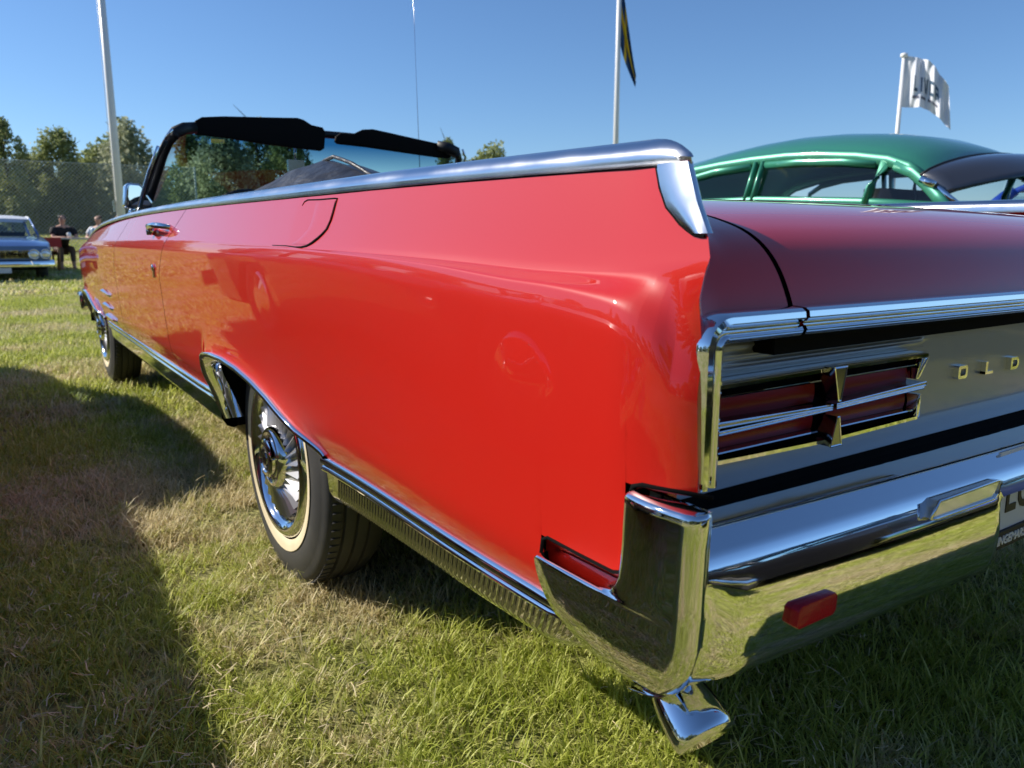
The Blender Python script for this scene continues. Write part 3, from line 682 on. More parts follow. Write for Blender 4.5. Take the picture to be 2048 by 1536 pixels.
# wheels
def wheel(x, y, z, sgn, first=None, parent=car):
    W = empty('wheel', (x, y, z), 0 if sgn > 0 else pi); W.parent = parent
    if first:
        for ch in first.children:
            c = inst(ch, W); c.parent = W
        return W
    def lathe(prof, n=64, m=None, name='tyre', cap=False):
        rows = [[(px, r*cos(2*pi*k/n), r*sin(2*pi*k/n)) for k in range(n)] for px, r in prof]
        return recalc(mk(name, *loft(rows, closed=True), m, W, auto=40))
    W_ = .80
    tyre = lathe([(px if px < .02 else .02+(px-.02)*W_, r) for px, r in [(.02,.19),(.004,.20),(-.004,.215),(-.0075,.232),(-.0115,.25),(-.0125,.268),(-.0105,.283),(-.006,.297),(-.003,.303),(-.002,.312),(.004,.322),(.012,.329),(.02,.3325),(.035,.334),(.038,.327),(.044,.327),(.047,.335),(.075,.336),(.078,.328),(.084,.328),(.087,.336),(.115,.336),(.118,.328),(.124,.328),(.127,.335),(.155,.333),(.18,.322),(.19,.27),(.18,.2)]], 72, M['rubber'])
    lathe([(-.0068,.2155),(-.0080,.2165),(-.0120,.2335),(-.0138,.2445),(-.0130,.2455)], 72, M['whitewall'], 'whitewall')
    # shoulder lugs
    parts = []
    for k in range(90):
        a = 2*pi*k/90; ca, sa = cos(a), sin(a); r = .3325
        parts.append(obox((.021, r*ca, r*sa), (.0125,0,0), (0,-sa*.008,ca*.008), (-.002,ca*.003,sa*.003)))
    tag(recalc(mk('tread_blocks', *merge(*parts), M['rubber'], W, smooth=False)), kind='stuff')
    lathe([(.01,.215),(-.006,.212),(-.014,.207),(-.019,.200),(-.020,.192),(-.016,.184),(-.006,.178),(.002,.172),(.004,.165)], 64, M['chrome'], 'wheel_cover_rim')
    lathe([(.004,.168),(.006,.12),(.002,.085),(-.002,.078)], 48, M['alu'], 'wheel_cover_dish')
    vp = []
    for k in range(30):
        a = 2*pi*k/30; b = a+.125
        p0 = (.002, .160*cos(a), .160*sin(a)); p1 = (.001, .080*cos(a+.12), .080*sin(a+.12)); p2 = (-.018, .086*cos(b+.12), .086*sin(b+.12)); p3 = (-.012, .159*cos(b), .159*sin(b))
        q0 = (.003, .160*cos(b+.04), .160*sin(b+.04)); q1 = (.001, .080*cos(b+.15), .080*sin(b+.15))
        vp.append(([p0,p1,p2,p3,q0,q1], [(0,1,2,3),(3,2,5,4)]))
    for k in range(30):
        mk('vane', *vp[k], M['alu'], W, smooth=False)
    lathe([(.0,.082),(-.022,.080),(-.030,.073),(-.031,.066),(-.026,.060),(-.024,.052),(-.038,.050),(-.043,.044),(-.044,.036),(-.040,.032)], 48, M['chrome'], 'hub_ring')
    lathe([(-.040,.034),(-.043,.026),(-.041,.022),(-.039,.020)], 32, M['black'], 'hub_recess')
    lathe([(-.039,.020),(-.044,.018),(-.047,.010),(-.0475,.0005)], 32, M['chrome_dark'], 'hub_cap')
    return W
w0 = wheel(.120, 1.475, .322, 1)
wheel(.125, 4.80, .345, 1, w0); wheel(1.82, 1.475, .322, -1, w0); wheel(1.815, 4.80, .345, -1, w0)
# underbody
mk('underbody', *merge(box(.12,1.82,.12,.92,.46,.60), box(.42,1.52,.9,5.2,.24,.60), box(.10,1.84,1.80,4.08,.34,.60), box(.12,1.82,4.95,5.3,.34,.7), box(.45,1.49,.25,.9,.27,.46)), M['void'], car, smooth=False)
mk('body_inner', *merge(box(.09,1.85,.06,1.1,.60,.86), box(.075,.10,1.1,3.3,.58,.94), box(1.84,1.865,1.1,3.3,.58,.94), box(.14,1.80,3.45,5.2,.62,.86)), M['void'], car, smooth=False)

# ------------------------------------------------------------------ cabin, windscreen, front end
mk('cabin_floor', *box(.10,1.84,1.0,3.5,.5,.505), M['void'], car, smooth=False)
# folded-top boot cover
rows = []
for x in lin(.085,1.855,46):
    row = []
    for t in lin(0,1,22):
        y = lerp(1.12, 2.35, t); xx = min(x, 1.94-x)
        ridge = tab([(.08,.955),(.18,.985),(.28,1.03),(.36,1.075),(.43,1.112),(.47,1.122),(.55,1.105),(.66,1.07),(.80,1.045),(.97,1.035)], xx)
        prof = tab([(0,0),(.12,.25),(.3,.45),(.55,.86),(.68,1.0),(.80,.93),(.92,.55),(1,-.1)], t)
        z = .925+(ridge-.925)*prof+.006*sin(x*26+t*7)*prof+.004*sin(x*63-t*13)*prof
        row.append((x, y, z))
    rows.append(row)
recalc(mk('top_boot_cover', *loft(rows), M['vinyl'], car))
mk('boot_cover_piping', *tube([(.455,lerp(1.2,2.2,t),.93+.19*tab([(0,.05),(.3,.45),(.55,.86),(.68,1.0),(.80,.93),(.95,.5)],t)) for t in lin(.05,.95,14)], .006, 8), M['vinyl'], car)
def seat(y, x0, x1, zt):
    s = empty('seat'); s.parent = car
    bevel(mk('backrest', *obox(((x0+x1)/2, y, zt-.25), ((x1-x0)/2,0,0), (0,.07,.0), (0,-.03,.25)), M['seat'], s), .035, 4)
    bevel(mk('cushion', *box(x0, x1, y+.05, y+.5, .5, .66), M['seat'], s), .035, 4)
seat(1.98, .2, 1.74, .93); seat(2.62, .2, .90, .97); seat(2.62, 1.04, 1.74, .97)
mk('headrest', *tube([(.50,2.63,.96),(.50,2.62,1.02)], .01, 6), M['chrome'], car)
bevel(mk('dashboard', *box(.13,1.81,3.22,3.5,.72,.945), M['black'], car), .03, 3)
v = [(.52+.19*cos(a), 3.05-.06*sin(a)*.6, .90+.17*sin(a)) for a in lin(0,2*pi,33)]
mk('steering_wheel', *tube(v, .011, 8, cap=False), M['black'], car)
# windscreen
WB = [(.185,3.50,.960),(.26,3.60,.965),(.45,3.70,.965),(.97,3.76,.965),(1.49,3.70,.965),(1.68,3.60,.965),(1.755,3.50,.960)]
WT = [(.268,3.20,1.285),(.33,3.26,1.322),(.50,3.32,1.345),(.97,3.37,1.362),(1.44,3.32,1.345),(1.61,3.26,1.315),(1.672,3.20,1.280)]
def cr(P, n):
    P = [Vector(p) for p in P]; out = []
    for i in range(len(P)-1):
        a, b, c, d = P[max(i-1,0)], P[i], P[i+1], P[min(i+2,len(P)-1)]
        for k in range(n):
            t = k/n; out.append(.5*((2*b)+(c-a)*t+(2*a-5*b+4*c-d)*t*t+(3*b-a-3*c+d)*t**3))
    out.append(P[-1]); return out
WBs, WTs = cr(WB, 5), cr(WT, 5)
ws = empty('windscreen'); ws.parent = car
mk('glass', *loft([[b.lerp(t, s) for s in lin(0,1,8)] for b, t in zip(WBs, WTs)]), M['wsglass'], ws)
head = [p+Vector((0,-.012,.012)) for p in WTs]
mk('header_rail', *tube(head, (.020,.018), 10), M['black'], ws)
mk('header_trim', *tube([p+Vector((0,.012,.020)) for p in WTs], .007, 6), M['chrome'], ws)
for sx in (0,1):
    fx = (lambda p: (1.94-p[0], p[1], p[2])) if sx else (lambda p: tuple(p))
    mk('pillar', *tube([fx(p) for p in [(.172,3.52,.945),(.205,3.40,1.09),(.240,3.27,1.235),(.256,3.215,1.285),(.280,3.195,1.316),(.32,3.21,1.336),(.37,3.24,1.345)]], (.017,.026), 10), M['black'], ws)
    mk('pillar_trim', *tube([fx(p) for p in [(.150,3.49,.95),(.183,3.37,1.09),(.220,3.235,1.235),(.236,3.18,1.290),(.262,3.165,1.325)]], .006, 6), M['chrome'], ws)
    mk('vent_frame', *tube([fx(p) for p in [(.120,3.36,.95),(.140,3.31,1.03),(.166,3.25,1.12),(.195,3.18,1.21),(.222,3.12,1.268)]], .010, 8), M['black'], ws)
    mk('vent_frame_trim', *tube([fx(p) for p in [(.108,3.26,.955),(.132,3.21,1.06),(.158,3.17,1.15),(.190,3.11,1.245)]], .0065, 8), M['chrome'], ws)
mk('latch', *obox((.46,3.24,1.295), (.03,0,0), (0,.01,0), (0,0,.008)), M['chrome'], ws, smooth=False)
mk('inside_mirror', *obox((.86,3.38,1.218), (.04,0,0), (0,.012,0), (0,0,.028)), M['chrome_dark'], ws, smooth=False)
mk('mirror_stem', *tube([(.86,3.38,1.33),(.86,3.38,1.23)], .006, 6), M['chrome'], ws)
# sun visors: padded slabs with stepped inboard end
def visor(poly, lbl):
    def fn(a, b, d):
        y = 3.245+.07*(1-((a-.97)/.72)**2)-d
        return (a, y-.25*(b-1.31), b)
    P2 = []
    for i in range(len(poly)):
        a, b = poly[i], poly[(i+1) % len(poly)]; n = max(1, int(abs(b[0]-a[0])/.06))
        for k in range(n): P2.append((lerp(a[0],b[0],k/n), lerp(a[1],b[1],k/n)))
    o = recalc(mk('sun_visor', *prism(P2, fn, .022), M['visor'], ws)); bevel(o, .007, 3, 60); return o
visor([(.37,1.318),(.50,1.315),(.70,1.300),(.96,1.288),(.978,1.30),(.98,1.375),(.965,1.395),(.91,1.402),(.87,1.422),(.84,1.428),(.5,1.405),(.40,1.392),(.372,1.375)], 0)
visor([(1.03,1.335),(1.045,1.325),(1.2,1.318),(1.60,1.285),(1.64,1.285),(1.66,1.305),(1.655,1.335),(1.60,1.352),(1.30,1.395),(1.22,1.405),(1.17,1.40),(1.12,1.375),(1.06,1.378),(1.035,1.36)], 0)
# door mirror
dm = empty('door_mirror'); dm.parent = car
o = recalc(mk('mirror_shell', *prism([(.078,1.012),(.092,1.098),(.105,1.110),(.150,1.108),(.162,1.100),(.205,1.030),(.200,1.016),(.170,1.004),(.09,1.002)], lambda a,b,d:(a,3.36+d+.3*(a-.08),b), .07), M['chrome'], dm)); bevel(o, .008, 3)
mk('mirror_glass', *prism([(.094,1.016),(.105,1.094),(.110,1.100),(.148,1.099),(.156,1.094),(.190,1.028),(.185,1.018)], lambda a,b,d:(a,3.357-d+.3*(a-.08),b), .001), mat('mirror_face', (.8,.82,.84), rough=.01, metal=1), dm, smooth=False)
mk('mirror_stem', *tube([(.11,3.42,.96),(.112,3.41,.985),(.12,3.40,1.005)], [.016,.011,.012], 8), M['chrome'], dm)
mk('mirror_foot', *tube([(.06,3.40,.952),(.11,3.42,.968),(.16,3.43,.955)], [.008,.02,.008], 8), M['chrome'], dm)
# door handle and lock
dh = empty('door_handle'); dh.parent = car
sx0 = side_x(2.25,.9)
mk('handle_grip', *tube([(sx0+.02,2.13,.905),(sx0-.022,2.16,.912),(sx0-.030,2.22,.914),(sx0-.030,2.30,.912),(sx0-.016,2.36,.905),(sx0+.01,2.38,.902)], [.007,.009,.009,.009,.011,.012], 8), M['chrome'], dh)
mk('handle_button', *tube([(sx0+.01,2.36,.897),(sx0-.026,2.36,.897)], .013, 12), M['chrome'], dh)
mk('door_lock', *tube([(side_x(2.345,.779)+.002,2.345,.779),(side_x(2.345,.779)-.006,2.345,.779)], .011, 14), M['chrome'], car)
mk('door_lock_drop', *obox((side_x(2.345,.76)-.002,2.345,.760), (.003,0,0), (0,.006,0), (0,0,.014)), M['chrome_dark'], car, smooth=False)
for z in (.628,.565,.510):
    x = side_x(3.62,z)
    o = mk('fender_louvre', [(x+.004,3.50,z-.012),(x+.002,3.78,z+.004),(x-.014,3.77,z-.002),(x-.010,3.56,z-.011),(x+.004,3.50,z-.018),(x+.002,3.78,z-.008),(x-.012,3.77,z-.008),(x-.009,3.56,z-.016)], [(0,1,2,3),(7,6,5,4),(0,3,7,4),(3,2,6,7),(2,1,5,6)], M['chrome'], car, smooth=False); recalc(o)
# hood, cowl, nose
rows = []
for y in [3.50,3.7,4.0,4.4,4.8,5.1,5.3,5.42,5.48,5.50]:
    zt = stab(TOPZ, y)-.012; dn = tab([(5.3,0),(5.42,.02),(5.48,.07),(5.5,.16)], y)
    row = []
    for x in lin(.06+stab(BASE,y), 1.88-stab(BASE,y), 26):
        k = abs((x-.97)/.9); z = zt+.010-.02*ss(.75,.6,k)*0+.03*(1-ss(.0,.5,k))*ss(5.5,4.4,y)*.6-.008*ss(.6,.8,k)-dn; row.append((x, y, z))
    rows.append(row)
recalc(mk('bonnet', *loft(rows), M['red'], car))
mk('cowl', *box(.09,1.85,3.40,3.75,.925,.944), M['black'], car, smooth=False)
for k in range(2): mk('wiper', *tube([(.35+.7*k,3.50,.95),(.50+.7*k,3.44,.985),(.85+.62*k,3.42,1.0)], .005, 5), M['black'], car)
mk('grille', *box(.20,1.74,5.44,5.50,.50,.66), M['chrome_dark'], car, smooth=False)
bevel(mk('front_bumper_bar', *box(.06,1.88,5.40,5.58,.40,.52), M['chrome'], car), .03, 3)
for x in (.24,.42,1.52,1.70): mk('headlight', *tube([(x,5.40,.66),(x,5.52,.66)], [.085,.08], 20), M['lampglass'], car)
mk('antenna', *tube([(1.745,3.76,.93),(1.742,3.765,1.2),(1.735,3.78,1.9),(1.73,3.79,2.6)], [.006,.0035,.002,.0015], 6), M['satin'], car)
mk('antenna_base', *tube([(1.745,3.76,.91),(1.745,3.76,.95)], [.016,.010], 8), M['chrome'], car)

# ------------------------------------------------------------------ generic saloon
def saloon(label, loc, rz, paint, roofpaint, g, cat='car', glassm=None, quad=False, visor_on=False):
    C = empty('parked_car', loc, rz, label, cat)
    hw, L = g['hw'], g['L']; zb = g['belt']; zl = .27; wr = g.get('wr', .33)
    wy = g['wheels']; top = g['top']                # top(y): centre height; belt(y): shoulder height
    def low(y):
        z = zl+.03*abs(y/L-.5)
        for w in wy:
            d = abs(y-w)
            if d < wr+.07: z = max(z, .0+sqrt(max(0,(wr+.07)**2-d*d))+.30)
        return min(z, .64)
    ys = sorted(set([round(t,4) for t in lin(0, L, 46)]+[round(w+s*(wr+.069),4) for w in wy for s in (-1,1)]+[round(w+s*(wr+.071),4) for w in wy for s in (-1,1)]))
    rows = []
    for y in ys:
        h = hw-g['taper']*(max(0,.5-y)/.5)**2-g['taper']*(max(0,y-L+.5)/.5)**2; b = stab(zb, y); c = stab(top, y); l = low(y)
        pts = [(h-.05,l),(h-.012,lerp(l,b,.3)),(h,lerp(l,b,.6)),(h-.006,lerp(l,b,.85)),(h-.03,b-.01),(h-.055,b),(h-.12,b+.002)]
        cen = [(h*.72, lerp(b,c,.62)),(h*.45,lerp(b,c,.93)),(0,c)]
        half = pts+cen; row = [(x,y,z) for x,z in half]+[(-x,y,z) for x,z in reversed(half[:-1])]
        rows.append(row)
    v, f = loft(rows); n = len(rows[0]); f.append(tuple(range(n))); f.append(tuple(range(len(v)-n, len(v))))
    recalc(mk('body', v, f, paint, C, auto=45))
    mk('underbody', *merge(box(-hw+.12,hw-.12,.25,L-.3,.24,.5)), M['void'], C, smooth=False)
    for w in wy:
        for s in (-1,1):
            W = empty('wheel', (s*(hw-.07), w, wr)); W.parent = C
            def lathe(prof, m, nm):
                rr = [[(s*px, r*cos(2*pi*k/28), r*sin(2*pi*k/28)) for k in range(28)] for px, r in prof]
                return recalc(mk(nm, *loft(rr, closed=True), m, W))
            lathe([(-.2,.2),(-.2,wr-.03),(-.17,wr),(-.02,wr),(.0,wr-.03),(.005,.22),(-.02,.2)], M['rubber'], 'tyre')
            lathe([(-.02,.205),(.0,.2),(.004,.17),(.02,.1),(.03,.03),(.031,.001)], M['chrome'], 'wheel_cover')
    # greenhouse
    q = g['gh']                                     # dict of side outline
    def sx(z): return q['hw0']-(z-q['z0'])*q['tumble']
    for s in (-1,1):
        def P3(y, z, o=0): return Vector((s*(sx(z)+o), y, z))
        for nm, pts, wdt in q['rails']:
            mk(nm, *tube([P3(y,z) for y,z in pts], [(wdt*.34, wdt*.62)]*len(pts), 8), roofpaint if nm == 'roof_rail' else (M['chrome'] if nm == 'pillar_trim' else paint), C)
        for poly in q['panes']:
            o = mk('side_window', [tuple(P3(y,z,-.02)) for y,z in poly], [tuple(range(len(poly)))], glassm or M['glass'], C, smooth=False)
    rl = q['roof']                                   # list (y, zrail, zcrown)
    rows = []
    for y, zr, zc in rl:
        h = sx(zr)+.012; row = []
        for k in lin(-1,1,25):
            a = abs(k); row.append((k*h, y, zr+(zc-zr)*(1-a**2.6)**.8 if a < 1 else zr))
        rows.append(row)
    recalc(mk('roof', *loft(rows), roofpaint, C, auto=None))
    for nm in ('windscreen', 'rear_window'):
        if nm not in q: continue
        (y0, z0, b0), (y1, z1, b1) = q[nm]
        rows = [[(k*sx(z)*.985, lerp(y0,y1,t)-lerp(b0,b1,t)*(1-k*k), z) for k in lin(-1,1,13)] for t in lin(0,1,6) for z in [lerp(z0,z1,t)]]
        mk(nm, *loft(rows), glassm or M['glass'], C)
    # bumpers, grille, lamps
    zbm = g.get('bump', .42)
    for nm, yy, s in (('front_bumper', 0, -1), ('rear_bumper', L, 1)):
        rows = []
        for k in lin(-1,1,21):
            x = k*(hw+.01); yc = yy+s*(.08-.10*k**4)
            rows.append([(x, yc, zbm-.07),(x, yc+s*.045, zbm-.05),(x, yc+s*.05, zbm),(x, yc+s*.035, zbm+.05),(x, yc-s*.02, zbm+.07),(x, yc-s*.03, zbm-.05)])
        recalc(mk(nm, *loft(rows, closed=True, cap=True), M['chrome'], C, auto=50))
    zg = g.get('grille', (.50,.66)); gx = hw*.58
    mk('grille', *box(-gx, gx, -.035, .0, zg[0], zg[1]), M['void'], C, smooth=False)
    for i in range(5):
        z = lerp(zg[0]+.01, zg[1]-.01, i/4); mk('grille_bar', *box(-gx, gx, -.05, -.037, z-.006, z+.006), M['chrome'], C, smooth=False)
    for i in range(13):
        x = lerp(-gx, gx, i/12); mk('grille_bar', *box(x-.005, x+.005, -.046, -.038, zg[0], zg[1]), M['chrome'], C, smooth=False)
    lampx = [hw*.67, hw*.87] if quad else [hw*.8]; rr = .085 if quad else .1
    for lx2 in lampx:
        for s in (-1,1):
            mk('headlight', *tube([(s*lx2,.05,sum(zg)/2),(s*lx2,-.045,sum(zg)/2),(s*lx2,-.06,sum(zg)/2)], [rr,rr,rr*.6], 20), M['lampglass'], C)
            mk('headlight_ring', *tube([(s*lx2+rr*1.08*cos(a), -.045, sum(zg)/2+rr*1.08*sin(a)) for a in lin(0,2*pi,21)], .012, 6), M['chrome'], C)
    mk('plate', *box(-.26,.26,-.105,-.10,zbm-.17,zbm-.07), M['plate'], C, smooth=False)
    mk('seat', *merge(box(-hw*.7,hw*.7,q['seat'],q['seat']+.18,.5,q['z0']+.08)), M['seat'], C)
    v = [(-.38+.19*cos(a), q['windscreen'][0][0]+.42+.05*sin(a), q['z0']+.03+.17*sin(a)) for a in lin(0,2*pi,25)]
    mk('steering_wheel', *tube(v, .011, 6, cap=False), M['black'], C)
    return C
# blue saloon far left, nose towards us
gB = dict(hw=.99, L=5.3, belt=[(0,.70),(.3,.76),(1.4,.85),(2.2,.89),(4,.90),(5,.86),(5.3,.80)], top=[(0,.70),(.2,.80),(1.3,.88),(2.2,.90),(4.0,.90),(5.0,.87),(5.3,.80)], taper=.06, wheels=(.95,3.95), bump=.36, grille=(.47,.62),
 gh=dict(hw0=.86, z0=.90, tumble=.32, rails=[('roof_rail',[(1.95,1.24),(2.15,1.28),(3.0,1.30),(3.7,1.27),(3.95,1.2)],.05),('pillar',[(1.5,.90),(1.95,1.25)],.05),('pillar',[(4.2,.9),(3.9,1.24)],.1),('pillar',[(2.85,.9),(2.85,1.29)],.03)],
  panes=[[(1.55,.91),(1.97,1.24),(2.83,1.28),(2.83,.91)],[(2.87,.91),(2.87,1.28),(3.85,1.23),(4.15,.91)]], roof=[(1.92,1.24,1.26),(2.1,1.28,1.32),(2.6,1.30,1.345),(3.3,1.29,1.335),(3.8,1.25,1.28),(3.98,1.20,1.22)],
  windscreen=((1.45,.89,.22),(1.93,1.25,.12)), rear_window=((4.35,.9,-.15),(3.95,1.21,-.08)), seat=3.0))
saloon('blue saloon with a pale roof and four headlights, nose towards us beside the picnic table', (-.19,17.6,0), 0, M['blue'], M['white'], gB, quad=True)
# neighbour on the left, outside the frame, whose shadow lies on the grass
gN = dict(hw=.98, L=5.6, belt=[(0,.74),(.4,.82),(2.4,.92),(4.6,.94),(5.3,.88),(5.6,.8)], top=[(0,.78),(.4,.90),(2.4,.98),(4.6,.96),(5.3,.92),(5.6,.84)], taper=.08, wheels=(1.0,4.25),
 gh=dict(hw0=.90, z0=.94, tumble=.22, rails=[('roof_rail',[(2.75,1.30),(2.95,1.36),(3.6,1.38),(4.3,1.34),(4.55,1.26)],.05),('pillar',[(2.3,.94),(2.77,1.31)],.05),('pillar',[(4.75,.94),(4.45,1.3)],.12),('pillar',[(3.6,.94),(3.6,1.37)],.05)],
  panes=[[(2.35,.95),(2.80,1.31),(3.57,1.36),(3.57,.95)],[(3.63,.95),(3.63,1.36),(4.4,1.3),(4.7,.95)]], roof=[(2.7,1.30,1.33),(2.9,1.36,1.40),(3.6,1.38,1.43),(4.3,1.34,1.39),(4.6,1.25,1.28)],
  windscreen=((2.25,.94,.2),(2.72,1.31,.1)), rear_window=((4.95,.94,-.12),(4.6,1.26,-.06)), seat=3.5))
saloon('dark slate saloon parked beside the red convertible', (-2.02,.85,0), 0, M['slate'], M['slate'], gN)
# green saloon on the right, nose to the right of the picture
def G(y, z): return (y, z)
gG = dict(hw=.92, L=4.95, belt=[(0,.80),(.5,.92),(1.5,1.0),(2.2,1.06),(3.4,1.10),(4.3,1.02),(4.95,.80)], top=[(0,.85),(.4,1.0),(1.4,1.07),(2.2,1.10),(3.6,1.10),(4.4,1.03),(4.95,.8)], taper=.12, wheels=(.85,3.75), bump=.45, grille=(.5,.7),
 gh=dict(hw0=.87, z0=1.10, tumble=.30,
  rails=[('roof_rail',[(1.78,1.215),(1.90,1.275),(2.07,1.325),(2.3,1.362),(2.6,1.392),(2.85,1.403),(3.15,1.400),(3.45,1.385),(3.75,1.36),(4.0,1.31),(4.2,1.22),(4.3,1.10)],.060),
         ('pillar',[(1.46,1.02),(1.60,1.10),(1.73,1.175),(1.86,1.245),(2.0,1.295)],.045), ('pillar_trim',[(1.40,1.03),(1.66,1.16),(1.75,1.215)],.03),
         ('pillar',[(2.155,1.06),(2.145,1.17),(2.085,1.31)],.050),('pillar',[(3.06,1.10),(3.05,1.25),(3.04,1.385)],.035),('pillar',[(3.125,1.10),(3.115,1.25),(3.105,1.385)],.035),
         ('window_rail',[(2.15,1.310),(2.4,1.342),(2.75,1.362),(3.03,1.362)],.030),('window_rail',[(3.15,1.362),(3.5,1.345),(3.72,1.31),(3.85,1.25),(3.9,1.12)],.030),('belt_rail',[(1.45,1.035),(2.2,1.085),(3.0,1.125),(3.9,1.125),(4.3,1.09)],.035)],
  panes=[[(1.60,1.06),(1.75,1.17),(1.95,1.265),(2.07,1.30),(2.13,1.16),(2.14,1.07)],[(2.17,1.08),(2.16,1.2),(2.12,1.31),(2.4,1.345),(2.75,1.362),(3.03,1.365),(3.04,1.12)],[(3.13,1.12),(3.12,1.365),(3.5,1.35),(3.72,1.31),(3.85,1.25),(3.9,1.12)]],
  roof=[(1.76,1.215,1.30),(1.86,1.262,1.40),(1.98,1.305,1.455),(2.15,1.345,1.51),(2.4,1.378,1.555),(2.7,1.402,1.585),(3.0,1.412,1.595),(3.3,1.405,1.582),(3.6,1.385,1.55),(3.9,1.345,1.51),(4.1,1.28,1.40),(4.25,1.18,1.26),(4.33,1.10,1.12)],
  windscreen=((1.42,1.03,.30),(1.76,1.22,.22)), seat=3.35))
def gy2(y): return y+tab([(0,.35),(1.46,.35),(1.8,.23),(2.1,.17),(3.1,.115),(4.3,.05)], y)
_q = gG['gh']
_q['rails'] = [(n, [(gy2(y), z) for y, z in p], w*(1.0 if n == 'roof_rail' else 1.3)) for n, p, w in _q['rails']]
_q['panes'] = [[(gy2(y), z) for y, z in p] for p in _q['panes']]
_q['roof'] = [(gy2(y), a, b) for y, a, b in _q['roof']]
_q['windscreen'] = tuple((gy2(y), z, b) for y, z, b in _q['windscreen'])
gc = saloon('metallic green rounded saloon with an outside sun visor, parked beyond the red boot lid', (4.87,0,0), 0, M['green'], M['green'], gG, glassm=M['greywindow'])
rows = []
for t in lin(0,1,9):
    row = []
    for k in lin(-1,1,31):
        a = abs(k); x = k*.875
        y = 2.0-.10*(1-k*k)-t*.40*(.30+.70*(1-a**3)); z = 1.222+.150*(1-a**2.4)**.8-t*.125+.035*sin(pi*t)
        row.append((x, y, z))
    rows.append(row)
vf = loft(rows); vz = recalc(mk('outside_sun_visor', *vf, M['slate'], gc)); md = vz.modifiers.new('thick', 'SOLIDIFY'); md.thickness = .008
mk('visor_trim', *tube([p for p in rows[0]], .008, 6), M['black'], gc)
mk('visor_bracket', *tube([(-.885,1.99,1.20),(-.88,1.91,1.16)], .022, 8), M['chrome'], gc)
mk('windscreen_divider', *tube([(0,1.44,1.03),(0,1.70,1.26)], .018, 6), M['black'], gc)
mk('seat', *box(-.75,-.1,2.3,2.42,.7,1.17), M['seat'], gc)
# deep blue car further right
gD = dict(hw=.95, L=4.9, belt=[(0,.80),(.5,.95),(2.2,1.02),(4.0,1.02),(4.9,.8)], top=[(0,.85),(.4,1.0),(2.2,1.08),(4.0,1.05),(4.9,.8)], taper=.1, wheels=(.9,3.85),
 gh=dict(hw0=.88, z0=1.02, tumble=.3, rails=[('roof_rail',[(2.0,1.40),(2.2,1.47),(3.0,1.50),(3.7,1.45),(4.0,1.3)],.05),('pillar',[(1.6,1.02),(2.0,1.41)],.05),('pillar',[(4.3,1.02),(3.95,1.35)],.1),('pillar',[(2.9,1.02),(2.9,1.48)],.05)],
  panes=[[(1.65,1.03),(2.0,1.38),(2.87,1.47),(2.87,1.03)],[(2.93,1.03),(2.93,1.47),(3.8,1.4),(4.2,1.03)]], roof=[(1.95,1.40,1.43),(2.2,1.47,1.52),(3.0,1.50,1.56),(3.7,1.45,1.50),(4.05,1.3,1.34)],
  windscreen=((1.55,1.03,.2),(1.98,1.41,.1)), rear_window=((4.4,1.02,-.1),(4.05,1.3,-.06)), seat=3.0))
saloon('bright blue car half hidden behind the green saloon windscreen', (9.1,-.55,0), 0, M['dkblue'], M['dkblue'], gD)

saloon('unseen black saloon added behind the viewpoint for reflections, nearest the rear bumper', (.9,-7.55,0), .03, M['black_gloss'], M['black_gloss'], gN)  # row of dark cars added out of view to darken the bumper's reflection
saloon('unseen black saloon added second in the reflection row behind the viewpoint', (3.3,-7.45,0), -.03, M['black_gloss'], M['black_gloss'], gN)
saloon('unseen black saloon added third in the reflection row behind the viewpoint', (5.75,-7.5,0), .02, M['black_gloss'], M['black_gloss'], gN)
saloon('unseen dark slate saloon added last in the reflection row behind the viewpoint', (8.2,-7.5,0), -.02, M['slate'], M['slate'], gN)
# ------------------------------------------------------------------ flagpoles and flags
def flagpole(label, x, y, h, r0, r1, extra):
    z0 = gz(x, y); F = empty('flagpole', (x, y, z0), 0, label, 'flagpole', 'white flagpoles on the field')
    mk('pole', *tube([(0,0,-.2),(0,0,h*.5),(0,0,h)], [r0,(r0+r1)/2,r1], 14), M['white'], F)
    mk('pole_cap', *tube([(0,0,h),(0,0,h+.03),(0,0,h+.10),(0,0,h+.13)], [r1*1.3,r1*2,r1*2,r1*.5], 12), M['white'], F)
    mk('cleat', *obox((-r0-.02,0,1.35), (.015,0,0),(0,.015,0),(0,0,.09)), M['satin'], F, smooth=False)
    mk('halyard', *tube([(-r0-.01,-.02,1.35),(-r1-.02,-.01,h)], .004, 5), M['white'], F)
    return F
flagpole('white flagpole rising behind the door mirror, left of the windscreen', -.48+.1405*14, -.4716+.990*14, 5.35, .068, .046, None)
flagpole('white flagpole carrying the limp blue and yellow flag', -.48+.662*20, -.4716+.749*20, 8.6, .075, .05, None)
p3 = (-.48+.862*26, -.4716+.507*26)
flagpole('short white flagpole flying a white flag behind the green roof', p3[0], p3[1], 5.88, .080, .050, None)
